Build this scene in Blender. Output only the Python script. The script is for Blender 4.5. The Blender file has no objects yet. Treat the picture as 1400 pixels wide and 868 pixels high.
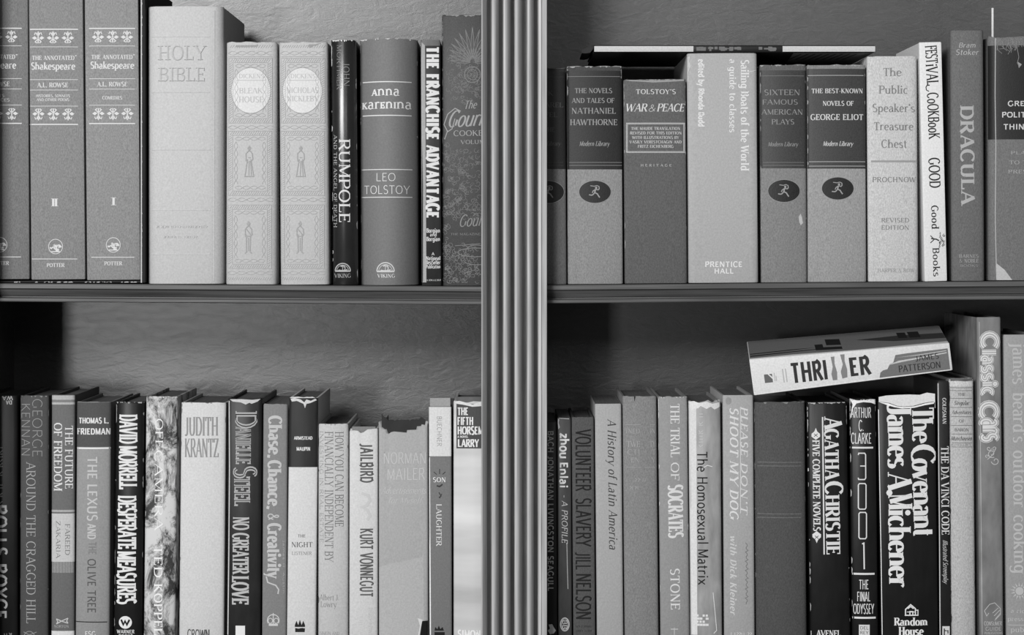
import bpy, bmesh, math, random
from mathutils import Vector
from mathutils.geometry import tessellate_polygon
C = bpy.context.scene
COL = C.collection
PI = math.pi
random.seed(7)
# ---------------------------------------------------------------- camera, world, light, exposure
S = 0.00072            # metres per photo pixel on the plane of the spines (Y = 0)
D = 2.5                # camera distance to that plane
ZC = 1.5               # camera height
cam_d = bpy.data.cameras.new('camera')
cam_d.sensor_width = 36
cam_d.lens = 36 * D / (1400 * S)
cam_d.shift_y = -99 / 1400
cam_d.clip_start = 0.05
cam = bpy.data.objects.new('camera', cam_d)
cam.location = (0, -D, ZC)
cam.rotation_euler = (PI / 2, 0, 0)
COL.objects.link(cam)
C.camera = cam
w = bpy.data.worlds.new('room_light'); C.world = w; w.use_nodes = True
w.node_tree.nodes['Background'].inputs[0].default_value = (1, 1, 1, 1)
w.node_tree.nodes['Background'].inputs[1].default_value = 0.12
def area(name, loc, target, sx, sy, power):
    l = bpy.data.lights.new(name, 'AREA'); l.shape = 'RECTANGLE'; l.size = sx; l.size_y = sy; l.energy = power
    o = bpy.data.objects.new(name, l); COL.objects.link(o); o.location = loc
    o.rotation_euler = (Vector(target) - Vector(loc)).to_track_quat('-Z', 'Y').to_euler()
    return o
area('window_light', (-1.7, -4.2, 2.85), (0, 0, 1.45), 2.0, 1.1, 210)
area('added_fill_light', (0.95, -4.6, 2.75), (.3, 0, 1.5), 0.5, 0.9, 12)  # unseen soft fill, added to brighten the back panel beside the post
area('low_window_light', (-0.86, -3.0, 1.36), (-.1, 0, 1.4), 0.2, 0.3, 14)
C.view_settings.view_transform = 'Standard'
C.view_settings.look = 'None'
C.view_settings.gamma = 1
C.view_settings.use_curve_mapping = False
C.view_settings.exposure = 0.0

def WX(px, Y=0): return (px - 700) * S * (D + Y) / D
def WZ(py, Y=0): return ZC + (335 - py) * S * (D + Y) / D
def lin(g):
    c = g / 255
    return c / 12.92 if c <= .04045 else ((c + .055) / 1.055) ** 2.4
# ---------------------------------------------------------------- materials (all neutral greys: the place is seen in black and white)
_mats = {}
def mat(kind, g):
    key = (kind, g)
    if key in _mats: return _mats[key]
    m = bpy.data.materials.new('%s_%d' % (kind, g)); m.use_nodes = True
    nt = m.node_tree; N = nt.nodes; L = nt.links
    b = N['Principled BSDF']; a = lin(g)
    b.inputs['Base Color'].default_value = (a, a, a, 1)
    rough = {'cloth': .85, 'paper': .7, 'gloss': .42, 'lacquer': .27, 'leather': .5, 'ink': .75, 'foil': .55, 'pages': .9, 'marble': .5, 'wood': .5,
             'panel': .36, 'sky': .55, 'plain': .8, 'worn': .85, 'mottle': .7}[kind]
    b.inputs['Roughness'].default_value = rough
    b.inputs['Specular IOR Level'].default_value = {'gloss': .22, 'lacquer': .7, 'leather': .25, 'panel': 1.0, 'wood': .4}.get(kind, .18)
    if kind in ('ink', 'foil', 'plain'): return _mats.setdefault(key, m)
    tc = N.new('ShaderNodeTexCoord'); mp = N.new('ShaderNodeMapping'); L.new(tc.outputs['Object'], mp.inputs['Vector'])
    no = N.new('ShaderNodeTexNoise'); L.new(mp.outputs['Vector'], no.inputs['Vector'])
    cr = N.new('ShaderNodeValToRGB'); L.new(no.outputs['Fac'], cr.inputs['Fac']); L.new(cr.outputs['Color'], b.inputs['Base Color'])
    def ramp(lo, hi, p0=.3, p1=.7):
        cr.color_ramp.elements[0].position = p0; cr.color_ramp.elements[1].position = p1
        cr.color_ramp.elements[0].color = (a * lo,) * 3 + (1,); cr.color_ramp.elements[1].color = (min(1, a * hi),) * 3 + (1,)
    def bump(src, st, dist):
        bp = N.new('ShaderNodeBump'); bp.inputs['Strength'].default_value = st; bp.inputs['Distance'].default_value = dist
        L.new(src, bp.inputs['Height']); L.new(bp.outputs['Normal'], b.inputs['Normal'])
    if kind == 'cloth':
        mp.inputs['Scale'].default_value = (1000, 1000, 520); no.inputs['Scale'].default_value = 1; no.inputs['Detail'].default_value = 4
        ramp(.78, 1.22); bump(no.outputs['Fac'], .35, .0006)
    elif kind in ('paper', 'worn'):
        mp.inputs['Scale'].default_value = (620, 620, 560); no.inputs['Detail'].default_value = 4; no.inputs['Scale'].default_value = 1
        ramp(.9, 1.08); bump(no.outputs['Fac'], .15, .0005)
    elif kind == 'mottle':
        mp.inputs['Scale'].default_value = (70, 70, 30); no.inputs['Detail'].default_value = 8; no.inputs['Scale'].default_value = 1
        ramp(.72, 1.25); bump(no.outputs['Fac'], .3, .001)
    elif kind in ('gloss', 'lacquer'):
        mp.inputs['Scale'].default_value = (120, 120, 40); no.inputs['Detail'].default_value = 5; no.inputs['Scale'].default_value = 1
        ramp(.8, 1.25); bump(no.outputs['Fac'], .12, .0006)
    elif kind == 'leather':
        mp.inputs['Scale'].default_value = (1000, 1000, 700); no.inputs['Detail'].default_value = 5; no.inputs['Scale'].default_value = 1
        ramp(.75, 1.2); bump(no.outputs['Fac'], .25, .0005)
    elif kind == 'pages':
        mp.inputs['Scale'].default_value = (2600, 14, 40); no.inputs['Detail'].default_value = 2; no.inputs['Scale'].default_value = 1
        ramp(.6, 1.15)
    elif kind == 'marble':
        mp.inputs['Scale'].default_value = (42, 42, 26); mp.inputs['Rotation'].default_value = (0, .6, 0)
        no.inputs['Detail'].default_value = 13; no.inputs['Roughness'].default_value = .76; no.inputs['Scale'].default_value = 1; no.inputs['Distortion'].default_value = .5
        ramp(.08, 1.1, .43, .54)
    elif kind == 'wood':
        mp.inputs['Scale'].default_value = (9, 260, 260); no.inputs['Detail'].default_value = 8; no.inputs['Scale'].default_value = 1
        ramp(.5, 1.5, .25, .75); bump(no.outputs['Fac'], .35, .0008)
    elif kind == 'panel':
        mp.inputs['Scale'].default_value = (55, 60, 120); mp.inputs['Rotation'].default_value = (0, .25, 0)
        no.inputs['Detail'].default_value = 9; no.inputs['Roughness'].default_value = .65; no.inputs['Scale'].default_value = 1; no.inputs['Distortion'].default_value = .8
        ramp(.72, 1.25, .3, .7); bump(no.outputs['Fac'], .3, .0009)
    elif kind == 'sky':
        mp.inputs['Scale'].default_value = (4, 4, 26); no.inputs['Detail'].default_value = 5; no.inputs['Scale'].default_value = 1
        ramp(.7, 1.1, .35, .65)
    _mats[key] = m
    return m
# ---------------------------------------------------------------- mesh helpers
def link(name, verts, faces, m, parent=None, smooth=False):
    me = bpy.data.meshes.new(name); me.from_pydata(verts, [], faces); me.update()
    if m: me.materials.append(m)
    if smooth:
        for p in me.polygons: p.use_smooth = True
    o = bpy.data.objects.new(name, me); COL.objects.link(o)
    if parent is not None: o.parent = parent
    return o
def fix(o):
    bm = bmesh.new(); bm.from_mesh(o.data); bmesh.ops.remove_doubles(bm, verts=bm.verts, dist=1e-6)
    bmesh.ops.recalc_face_normals(bm, faces=bm.faces); bm.to_mesh(o.data); bm.free(); return o
def box_vf(x0, x1, y0, y1, z0, z1):
    v = [(x, y, z) for x in (x0, x1) for y in (y0, y1) for z in (z0, z1)]
    f = [(0, 1, 3, 2), (4, 6, 7, 5), (0, 4, 5, 1), (2, 3, 7, 6), (0, 2, 6, 4), (1, 5, 7, 3)]
    return v, f
def box(name, x0, x1, y0, y1, z0, z1, m, parent=None, bev=0):
    o = fix(link(name, *box_vf(x0, x1, y0, y1, z0, z1), m, parent))
    if bev:
        md = o.modifiers.new('bevel', 'BEVEL'); md.width = bev; md.segments = 2
    return o
def smooth_by_angle(o, deg=40):
    me = o.data
    for p in me.polygons: p.use_smooth = True
    bm = bmesh.new(); bm.from_mesh(me)
    for e in bm.edges:
        if len(e.link_faces) == 2 and e.calc_face_angle(0) > math.radians(deg): e.smooth = False
    bm.to_mesh(me); bm.free()
# ---------------------------------------------------------------- lettering: stroke skeletons drawn with a broad pen
# cap height 1, x-height .66; s / e = serif at the start / end, k / t = always thick / thin, v = tick at the end, d = dot
G = {}
def g(ch, w, *st): G[ch] = (w, st)
g('A', .74, 'ts:.05,0 .37,1', 'ke:.37,1 .69,0', 't:.17,.34 .57,.34')
g('B', .64, 'se:.12,0 .12,1', ':.12,1 .32,1 @.32,.76,.22,.24,90,-90 .12,.52', ':.12,.52 .34,.52 @.34,.26,.24,.26,90,-90 .12,0')
g('C', .7, ':@.39,.5,.33,.5,42,318')
g('D', .74, 'se:.12,0 .12,1', ':.12,1 .3,1 @.3,.5,.37,.5,90,-90 .12,0')
g('E', .58, 'se:.12,0 .12,1', 'tv:.12,1 .52,1', 'tv:.12,.52 .42,.52', 'tv:.12,0 .53,0')
g('F', .55, 'se:.12,0 .12,1', 'tv:.12,1 .51,1', 'tv:.12,.52 .42,.52')
g('G', .76, ':@.39,.5,.33,.5,45,300', 'e:.64,.08 .64,.44')
g('H', .78, 'se:.14,0 .14,1', 'se:.64,0 .64,1', 't:.14,.52 .64,.52')
g('I', .3, 'se:.15,0 .15,1')
g('J', .44, 's:.3,1 .3,.22 @.14,.22,.16,.22,0,-130')
g('K', .72, 'se:.12,0 .12,1', 'te:.12,.42 .58,1', 'ke:.27,.57 .66,0')
g('L', .56, 'se:.12,0 .12,1', 'tv:.12,0 .53,0')
g('M', .88, 'tse:.11,0 .11,1', 'k:.11,1 .44,.06', 't:.44,.06 .76,1', 'se:.76,0 .76,1')
g('N', .78, 'tse:.12,0 .12,1', 'k:.12,1 .65,0', 'ts:.65,1 .65,0')
g('O', .8, ':@.4,.5,.34,.5,90,450')
g('P', .62, 'se:.12,0 .12,1', ':.12,1 .34,1 @.34,.74,.23,.26,90,-90 .12,.48')
g('Q', .8, ':@.4,.5,.34,.5,90,450', 'k:.42,.2 .74,-.16')
g('R', .68, 'se:.12,0 .12,1', ':.12,1 .34,1 @.34,.75,.22,.25,90,-90 .12,.5', 'ke:.34,.5 .64,0')
g('S', .58, ':@.29,.75,.2,.25,35,235 .4,.46 @.29,.26,.22,.26,50,-145')
g('T', .66, 'e:.33,1 .33,0', 'tv:.33,1 .62,1', 'tv:.33,1 .04,1')
g('U', .76, 's:.13,1 .13,.3 @.38,.3,.25,.3,180,360 .63,.3', 's:.63,1 .63,.3')
g('V', .72, 'ks:.04,1 .36,0', 'te:.36,0 .68,1')
g('W', 1.0, 'ks:.03,1 .28,0', 't:.28,0 .5,.95', 'k:.5,.95 .73,0', 'te:.73,0 .97,1')
g('X', .7, 'kse:.06,1 .64,0', 'tse:.06,0 .64,1')
g('Y', .7, 'ks:.04,1 .35,.45', 'te:.35,.45 .66,1', 'e:.35,.45 .35,0')
g('Z', .64, 'tv:.56,1 .08,1', 'k:.57,1 .06,0', 'tv:.06,0 .6,0')
g('0', .62, ':@.31,.5,.24,.5,90,450')
g('1', .36, 'e:.2,1 .2,0', 't:.2,1 .06,.85')
g('3', .56, ':@.27,.76,.2,.24,140,-90 @.27,.26,.22,.26,90,-140')
g('&', .8, 't:.7,.5 @.32,.24,.26,.24,-10,-220 .44,.66 @.33,.82,.13,.18,-30,210 .72,0')
g('.', .26, 'd:.12,.05'); g(',', .26, ':.13,.1 .08,-.12'); g("'", .2, ':.11,1 .08,.76'); g('-', .36, 't:.04,.38 .32,.38')
g('*', .6, ':.3,.66 .52,.4 .3,.14 .08,.4 .3,.66', ':.3,.52 .3,.28'); g('~', .7, 't:.04,.4 .66,.4'); g(' ', .32)
g('^', .44, 't:@.2,.84,.15,.15,0,360', 't:.16,.78 .16,.9 .24,.9'); g('|', .2)
g('a', .56, ':@.25,.48,.17,.18,150,0 .42,.1', 'e:.42,.2 .42,0', ':.42,.38 .3,.39 @.24,.19,.17,.19,90,300')
g('b', .62, 's:.12,1.03 .12,0', ':@.32,.33,.22,.33,155,-155')
g('c', .52, ':@.3,.33,.23,.33,45,315')
g('d', .64, 'se:.52,1.03 .52,0', ':@.31,.33,.22,.33,25,335')
g('e', .56, 't:.07,.36 .5,.36', ':@.29,.33,.22,.33,6,315')
g('f', .4, 'e:.36,.94 @.3,.85,.12,.17,60,180 .18,0', 't:.04,.64 .36,.64')
g('g', .58, ':@.28,.34,.21,.32,0,360', 's:.5,.66 .5,-.1 @.28,-.1,.22,.2,0,-150')
g('h', .66, 'se:.12,1.03 .12,0', 'e:.12,.42 @.32,.42,.2,.24,150,0 .52,0')
g('i', .3, 'se:.15,.66 .15,0', 'd:.15,.9')
g('j', .32, 's:.2,.66 .2,-.12 @.06,-.12,.14,.18,0,-110', 'd:.2,.9')
g('k', .58, 'se:.12,1.03 .12,0', 'te:.12,.25 .48,.66', 'ke:.25,.37 .55,0')
g('l', .3, 'se:.15,1.03 .15,0')
g('m', .96, 'se:.12,.66 .12,0', 'e:.12,.44 @.29,.44,.17,.22,150,0 .46,0', 'e:.46,.44 @.64,.44,.18,.22,150,0 .82,0')
g('n', .66, 'se:.12,.66 .12,0', 'e:.12,.42 @.32,.42,.2,.24,150,0 .52,0')
g('o', .6, ':@.3,.33,.23,.33,90,450')
g('p', .62, 'se:.12,.66 .12,-.3', ':@.32,.33,.22,.33,155,-155')
g('q', .62, 'se:.5,.66 .5,-.3', ':@.3,.33,.22,.33,25,335')
g('r', .46, 'se:.12,.66 .12,0', ':.12,.42 @.3,.42,.18,.24,150,45')
g('s', .48, ':@.24,.5,.16,.16,35,235 .32,.3 @.24,.17,.18,.17,50,-145')
g('t', .4, ':.18,.88 .18,.14 @.3,.14,.12,.14,180,300', 't:.04,.64 .36,.64')
g('u', .66, 's:.12,.66 .12,.22 @.31,.22,.19,.22,180,340', 'se:.52,.66 .52,0')
g('v', .58, 'ks:.04,.66 .29,0', 'te:.29,0 .54,.66')
g('w', .84, 'ks:.04,.66 .23,0', 't:.23,0 .42,.64', 'k:.42,.64 .61,0', 'te:.61,0 .8,.66')
g('x', .58, 'kse:.05,.66 .53,0', 'tse:.05,0 .53,.66')
g('y', .58, 'ks:.04,.66 .3,0', 'ts:.54,.66 .3,0 .2,-.26 .08,-.28')
g('z', .52, 't:.48,.66 .07,.66', 'k:.48,.66 .05,0', 't:.05,0 .49,0')
# pen styles: thick, thin, serif length, serif height, slant, letter spacing, extra
def st(thick, thin, sl=0, sh=.04, slant=0, ls=.06, uni=False): return dict(thick=thick, thin=thin, sl=sl, sh=sh, slant=slant, ls=ls, uni=uni)
SER = st(.165, .065, .09, .045); SERB = st(.19, .08, .09, .055, 0, .09); SERL = st(.1, .05, .08, .04); SERX = st(.3, .08, .08, .06, 0, .1)
SAN = st(.13, .11); SANB = st(.2, .16, 0, 0, 0, .09); SANL = st(.075, .065); SANX = st(.27, .16, 0, 0, 0, .14); TALL = st(.12, .13, 0, 0, 0, .07)
ITA = st(.13, .06, .05, .04, .24); SCR = st(.1, .06, 0, 0, .35, .03); ITB = st(.24, .09, .07, .06, .3, .12); UNI = st(.16, .1, .07, .05, 0, .08, True)
FAT = st(.215, .055, .05, .04, 0, .03); BLK = st(.24, .1, .06, .07, 0, .1)
def parse(s, step):
    fl, body = s.split(':', 1); pts = []
    for tk in body.split():
        if tk[0] == '@':
            cx, cy, rx, ry, a0, a1 = (float(q) for q in tk[1:].split(','))
            n = max(2, int(abs(a1 - a0) / step + .5))
            new = [(cx + rx * math.cos(math.radians(a0 + (a1 - a0) * i / n)), cy + ry * math.sin(math.radians(a0 + (a1 - a0) * i / n))) for i in range(n + 1)]
        else:
            new = [tuple(float(q) for q in tk.split(','))]
        for q in new:
            if not pts or (abs(q[0] - pts[-1][0]) + abs(q[1] - pts[-1][1])) > 1e-4: pts.append(q)
    return fl, pts
def ribbon(pts, wid, maxseg=1e9):
    """pts in the plane, wid(i_dir)->width for a direction; returns list of (left, mid, right) rows"""
    P = [pts[0]]
    for a, b in zip(pts, pts[1:]):
        n = max(1, int(math.hypot(b[0] - a[0], b[1] - a[1]) / maxseg))
        for i in range(1, n + 1): P.append((a[0] + (b[0] - a[0]) * i / n, a[1] + (b[1] - a[1]) * i / n))
    rows = []; n = len(P)
    closed = n > 3 and math.hypot(P[0][0] - P[-1][0], P[0][1] - P[-1][1]) < 1e-3
    for i in range(n):
        a = P[i - 1] if i else (P[-2] if closed else P[0])
        b = P[i + 1] if i < n - 1 else (P[1] if closed else P[-1])
        d1 = (P[i][0] - a[0], P[i][1] - a[1]); d2 = (b[0] - P[i][0], b[1] - P[i][1])
        l1 = math.hypot(*d1); l2 = math.hypot(*d2)
        if l1 < 1e-9: d1, l1 = d2, l2
        if l2 < 1e-9: d2, l2 = d1, l1
        u1 = (d1[0] / l1, d1[1] / l1); u2 = (d2[0] / l2, d2[1] / l2)
        t = (u1[0] + u2[0], u1[1] + u2[1]); lt = math.hypot(*t)
        t = (t[0] / lt, t[1] / lt) if lt > .2 else u2
        cosh = max(.55, t[0] * u2[0] + t[1] * u2[1])
        h = wid(t) * .5 / cosh
        nx, ny = -t[1] * h, t[0] * h
        rows.append(((P[i][0] + nx, P[i][1] + ny), P[i], (P[i][0] - nx, P[i][1] - ny)))
    return rows
def glyph_shapes(text, L, h, s):
    """ribbons (rows) and quads in (x along, y up) units of pixels, total length L, cap height h"""
    txt = text; uni = s['uni']
    def ww(ch):
        return G.get(ch, G['x'])[0] * (.66 if uni and ch.isupper() else 1)
    tot = sum(ww(c) + s['ls'] for c in txt) - s['ls']
    sls = s['sl'] * (.6 if h < 9 else 1)
    hs = L / tot                                     # px per em across
    step = 24 if h > 12 else 36
    out = []; x = 0
    for ch in txt:
        wd, strokes = G.get(ch, G['x']); k = .66 if uni and ch.isupper() else 1
        for sdef in strokes:
            fl, pts = parse(sdef, step)
            thick = s['thick'] * min(h, hs * 1.25); thin = s['thin'] * min(h, hs * 1.6)
            Q = [((x + px * k) * hs + s['slant'] * py * k * h, py * k * h) for px, py in pts]
            if 'd' in fl:
                r = thick * .62; c = Q[0]
                out.append(('poly', [(c[0] + r * math.cos(a * PI / 4), c[1] + r * math.sin(a * PI / 4)) for a in range(8)])); continue
            if 'k' in fl: wf = lambda t, q=thick: q
            elif 't' in fl: wf = lambda t, q=thin: q
            else: wf = lambda t: thin + (thick - thin) * abs(t[1]) ** 1.4
            # keep straight stems inside cap height
            def inset(y):
                return max(min(y, h * (k if ch.isupper() or ch in '0123' else 2) - thin * .5), thin * .5) if abs(y) < 1e-6 or abs(y - h * k) < 1e-6 else y
            horiz = all(abs(a[1] - b[1]) < 1e-6 for a, b in zip(Q, Q[1:]))
            arc = '@' in sdef
            if horiz or arc: Q = [(a, inset(b)) for a, b in Q]
            out.append(('rib', ribbon(Q, wf, 3)))
            if s['sl']:
                for flag, i, j in (('s', 0, 1), ('e', -1, -2)):
                    if flag in fl:
                        cx, cy = Q[i]; up = 1 if Q[j][1] > cy else -1
                        hw = sls * min(h, hs) + thick * (.5 if 't' not in fl else .25); hh = s['sh'] * h * up
                        out.append(('rib', ribbon([(cx - hw, cy + hh / 2), (cx + hw, cy + hh / 2)], lambda t, q=abs(hh): q, 2.5)))
                if 'v' in fl:
                    cx, cy = Q[-1]; hh = .11 * h; hw = thin * .55
                    sg = 0 if .3 * h < cy < .7 * h else (-1 if cy > .5 * h else 1)
                    y0, y1 = (cy - hh * .8, cy + hh * .8) if sg == 0 else (cy - thin * .5 * sg, cy + sg * hh * 1.7)
                    out.append(('rib', ribbon([(cx, y0), (cx, y1)], lambda t, q=2 * hw: q, 2.5)))
        x += ww(ch) + s['ls']
    return out
# item makers: everything is given in photo pixels on the spine
def H(t, x0, x1, yt, yb, s=SER): return ('t', t, (x0, yb), (x1, yb), yb - yt, s)
def V(t, y0, y1, xb, xc, s=SER): return ('t', t, (xb, y0), (xb, y1), xc - xb, s)
def B2(t, p0, p1, h, s=SER): return ('t', t, p0, p1, h, s)
def LN(wd, *pts): return ('s', pts, wd)
def RC(x0, y0, x1, y1): return ('r', x0, y0, x1, y1)
def EL(cx, cy, rx, ry): return ('e', cx, cy, rx, ry)
def PG(*pts): return ('p', pts)
def FR(x0, y0, x1, y1, wd): return LN(wd, (x0, y0), (x1, y0), (x1, y1), (x0, y1), (x0, y0))
def ARC(cx, cy, rx, ry, a0, a1, wd, n=14):
    return LN(wd, *[(cx + rx * math.cos(math.radians(a0 + (a1 - a0) * i / n)), cy - ry * math.sin(math.radians(a0 + (a1 - a0) * i / n))) for i in range(n + 1)])
def placed(items, cx, cy, sx, sy):
    """unit-square strokes [(width, pts)] -> pixels"""
    return [LN(wd * sx, *[(cx + x * sx, cy - y * sy) for x, y in pts]) for wd, pts in items]
def ILL(x0, x1, y0, y1, up=False):          # worn-away lettering: only broken strokes are left
    q = []; s = int(x0 * 13 + y0); L0, L1, h0, h1 = (y0, y1, x0, x1) if up else (x0, x1, y0, y1); u = L0; h = h1 - h0
    while u < L1:
        s = (s * 1103515245 + 12345) % 2147483648; r = s / 2147483648
        if r > .18:
            p = ((u, h0 + h * (.3 * r)), (u + h * .25 * (r - .5), h1 - h * .2 * r)) if r < .7 else ((u, h0 + h * .1), (u + h * .45, h0 + h * (.1 + .3 * r)), (u, h1 - h * .1))
            q.append(LN(h * .16, *[(b_, a_) if up else (a_, b_) for a_, b_ in p]))
        u += h * (.42 + .3 * r)
    return q
# ---------------------------------------------------------------- the bookcase: back panel, sides, divider, fluted post, shelves
def empty(name, loc, label, cat, group=None):
    o = bpy.data.objects.new(name, None); COL.objects.link(o); o.location = loc; o.empty_display_size = .02
    o['label'] = label; o['category'] = cat
    if group: o['group'] = group
    return o
def shelf_z(px, row):                     # tops of the shelves; both sag a little towards the fluted post
    if row == 0:
        py = 387.0 + 4.5 * (px / 660) if px < 703 else 389.5 - 5.5 * (px - 748) / 652
    else: py = 892
    return WZ(py)
o = box('floor', -2.6, 2.6, -3.2, .6, -.05, 0, mat('plain', 110)); o['kind'] = 'structure'
o = box('wall_back', -2.6, 2.6, .34, .44, 0, 2.7, mat('plain', 150)); o['kind'] = 'structure'
bc = empty('bookcase', (0, .1, 0), 'wooden bookcase with moulded shelves and a fluted post between its two bays', 'bookcase')
def bpart(o):
    o.parent = bc; o.location = (o.location[0], o.location[1] - .1, o.location[2]); return o
XL, XR = WX(-42), WX(1500)
ZT, ZB = WZ(-380), 0.0
bpart(box('back_panel', XL - .02, XR + .02, .225, .245, ZB, ZT, mat('panel', 46)))
bpart(box('side_panel', XL - .022, XL, -.012, .2249, ZB, ZT, mat('wood', 70)))
bpart(box('end_post', WX(-52), WX(-1), -.022, -.0101, ZB, ZT, mat('wood', 120)))
bpart(box('side_panel', XR, XR + .022, -.012, .2249, ZB, ZT, mat('wood', 70)))
bpart(box('divider', WX(696), WX(712), -.006, .2249, ZB, ZT, mat('wood', 70)))
# the fluted post: reeds between flat edge fillets
prof = []
YF, YG = -.033, -.007
def pp(px, y): prof.append((WX(px, y), y))
pp(658, -.004); pp(658, YF + .001); pp(658.5, YF); pp(659.6, YF + .0002); pp(661, YF + .0016); pp(664.6, YF + .006); pp(665.8, YF + .012); pp(666.2, YG); pp(671.2, YG)
for c in (671.6, 687.5, 703.1, 720.2):            # each reed rises sharply and rolls away to the other side
    wd = 10.4 if c < 720 else 9.6
    pp(c, YG); pp(c + .2, YF + .003)
    for i in range(5):
        a = PI - PI * .5 * i / 4
        pp(c + 2.2 + 2 * math.cos(a), YF + .003 - .003 * math.sin(a))
    for i in range(1, 9):
        t = i / 8
        pp(c + 2.2 + (wd - 2.4) * t, YF + .012 * (1 - math.sqrt(1 - t ** 2.4 * .995)))
    pp(c + wd, YF + .013); pp(c + wd + .1, YG); pp(c + wd + 4.6, YG)
pp(735.2, YG); pp(735.4, YF + .003)
for i in range(6):
    a = PI - PI * .5 * i / 5
    pp(737.6 + 2.2 * math.cos(a), YF + .003 - .003 * math.sin(a))
pp(740.0, YF); pp(740.7, YF + .0014); pp(741.4, YF + .0006); pp(747.4, YF + .0016); pp(748, YF + .0024); pp(748, -.004)
v = []; f = []; n = len(prof)
for z in (ZB, ZT): v += [(x, y, z) for x, y in prof]
f += [(i, i + 1, n + i + 1, n + i) for i in range(n - 1)] + [(n - 1, 0, n, 2 * n - 1)]
f += [tuple(range(n - 1, -1, -1)), tuple(range(n, 2 * n))]
wm = mat('wood', 104).copy(); wm.name = 'wood_post'
wm.node_tree.nodes['Principled BSDF'].inputs['Roughness'].default_value = .45
wm.node_tree.nodes['Principled BSDF'].inputs['Specular IOR Level'].default_value = .5
for nd in wm.node_tree.nodes:
    if nd.type == 'BUMP': nd.inputs['Strength'].default_value = .15
    if nd.type == 'VALTORGB': nd.color_ramp.elements[0].color = (lin(150),) * 3 + (1,); nd.color_ramp.elements[1].color = (lin(196),) * 3 + (1,)
    if nd.type == 'MAPPING': nd.inputs['Scale'].default_value = (420, 420, 14)
po = fix(link('fluted_post', v, f, wm)); smooth_by_angle(po, 38); bpart(po)
# shelves: one moulded board in each bay
def shelf(x0, x1, row, th=25.0):
    h = th * S
    sec = [(.2249, 0), (-.0075, 0), (-.009, -.0008), (-.009, -.0046), (-.0078, -.0054), (-.0062, -.0056), (-.001, -.0122), (.001, -.0126), (.001, -.0138),
           (-.0085, -.0140), (-.0098, -.0148), (-.0098, -.0172), (-.0088, -h), (.2249, -h)]
    v = []; f = []; n = len(sec); xs = [x0 + (x1 - x0) * i / 16 for i in range(17)]
    for px in xs:
        zz = shelf_z(px, row) if row in (0, 1) else row
        v += [(WX(px), y, zz + z) for y, z in sec]
    for i in range(16):
        for j in range(n): f.append((i * n + j, i * n + (j + 1) % n, (i + 1) * n + (j + 1) % n, (i + 1) * n + j))
    f += [tuple(range(n)), tuple(range(16 * n + n - 1, 16 * n - 1, -1))]
    return bpart(fix(link('shelf', v, f, mat('wood', 80))))
for row in (0, 1, WZ(-330), WZ(1400)):
    shelf(-41.8, 661.5, row); shelf(745, 1499.8, row)
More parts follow.
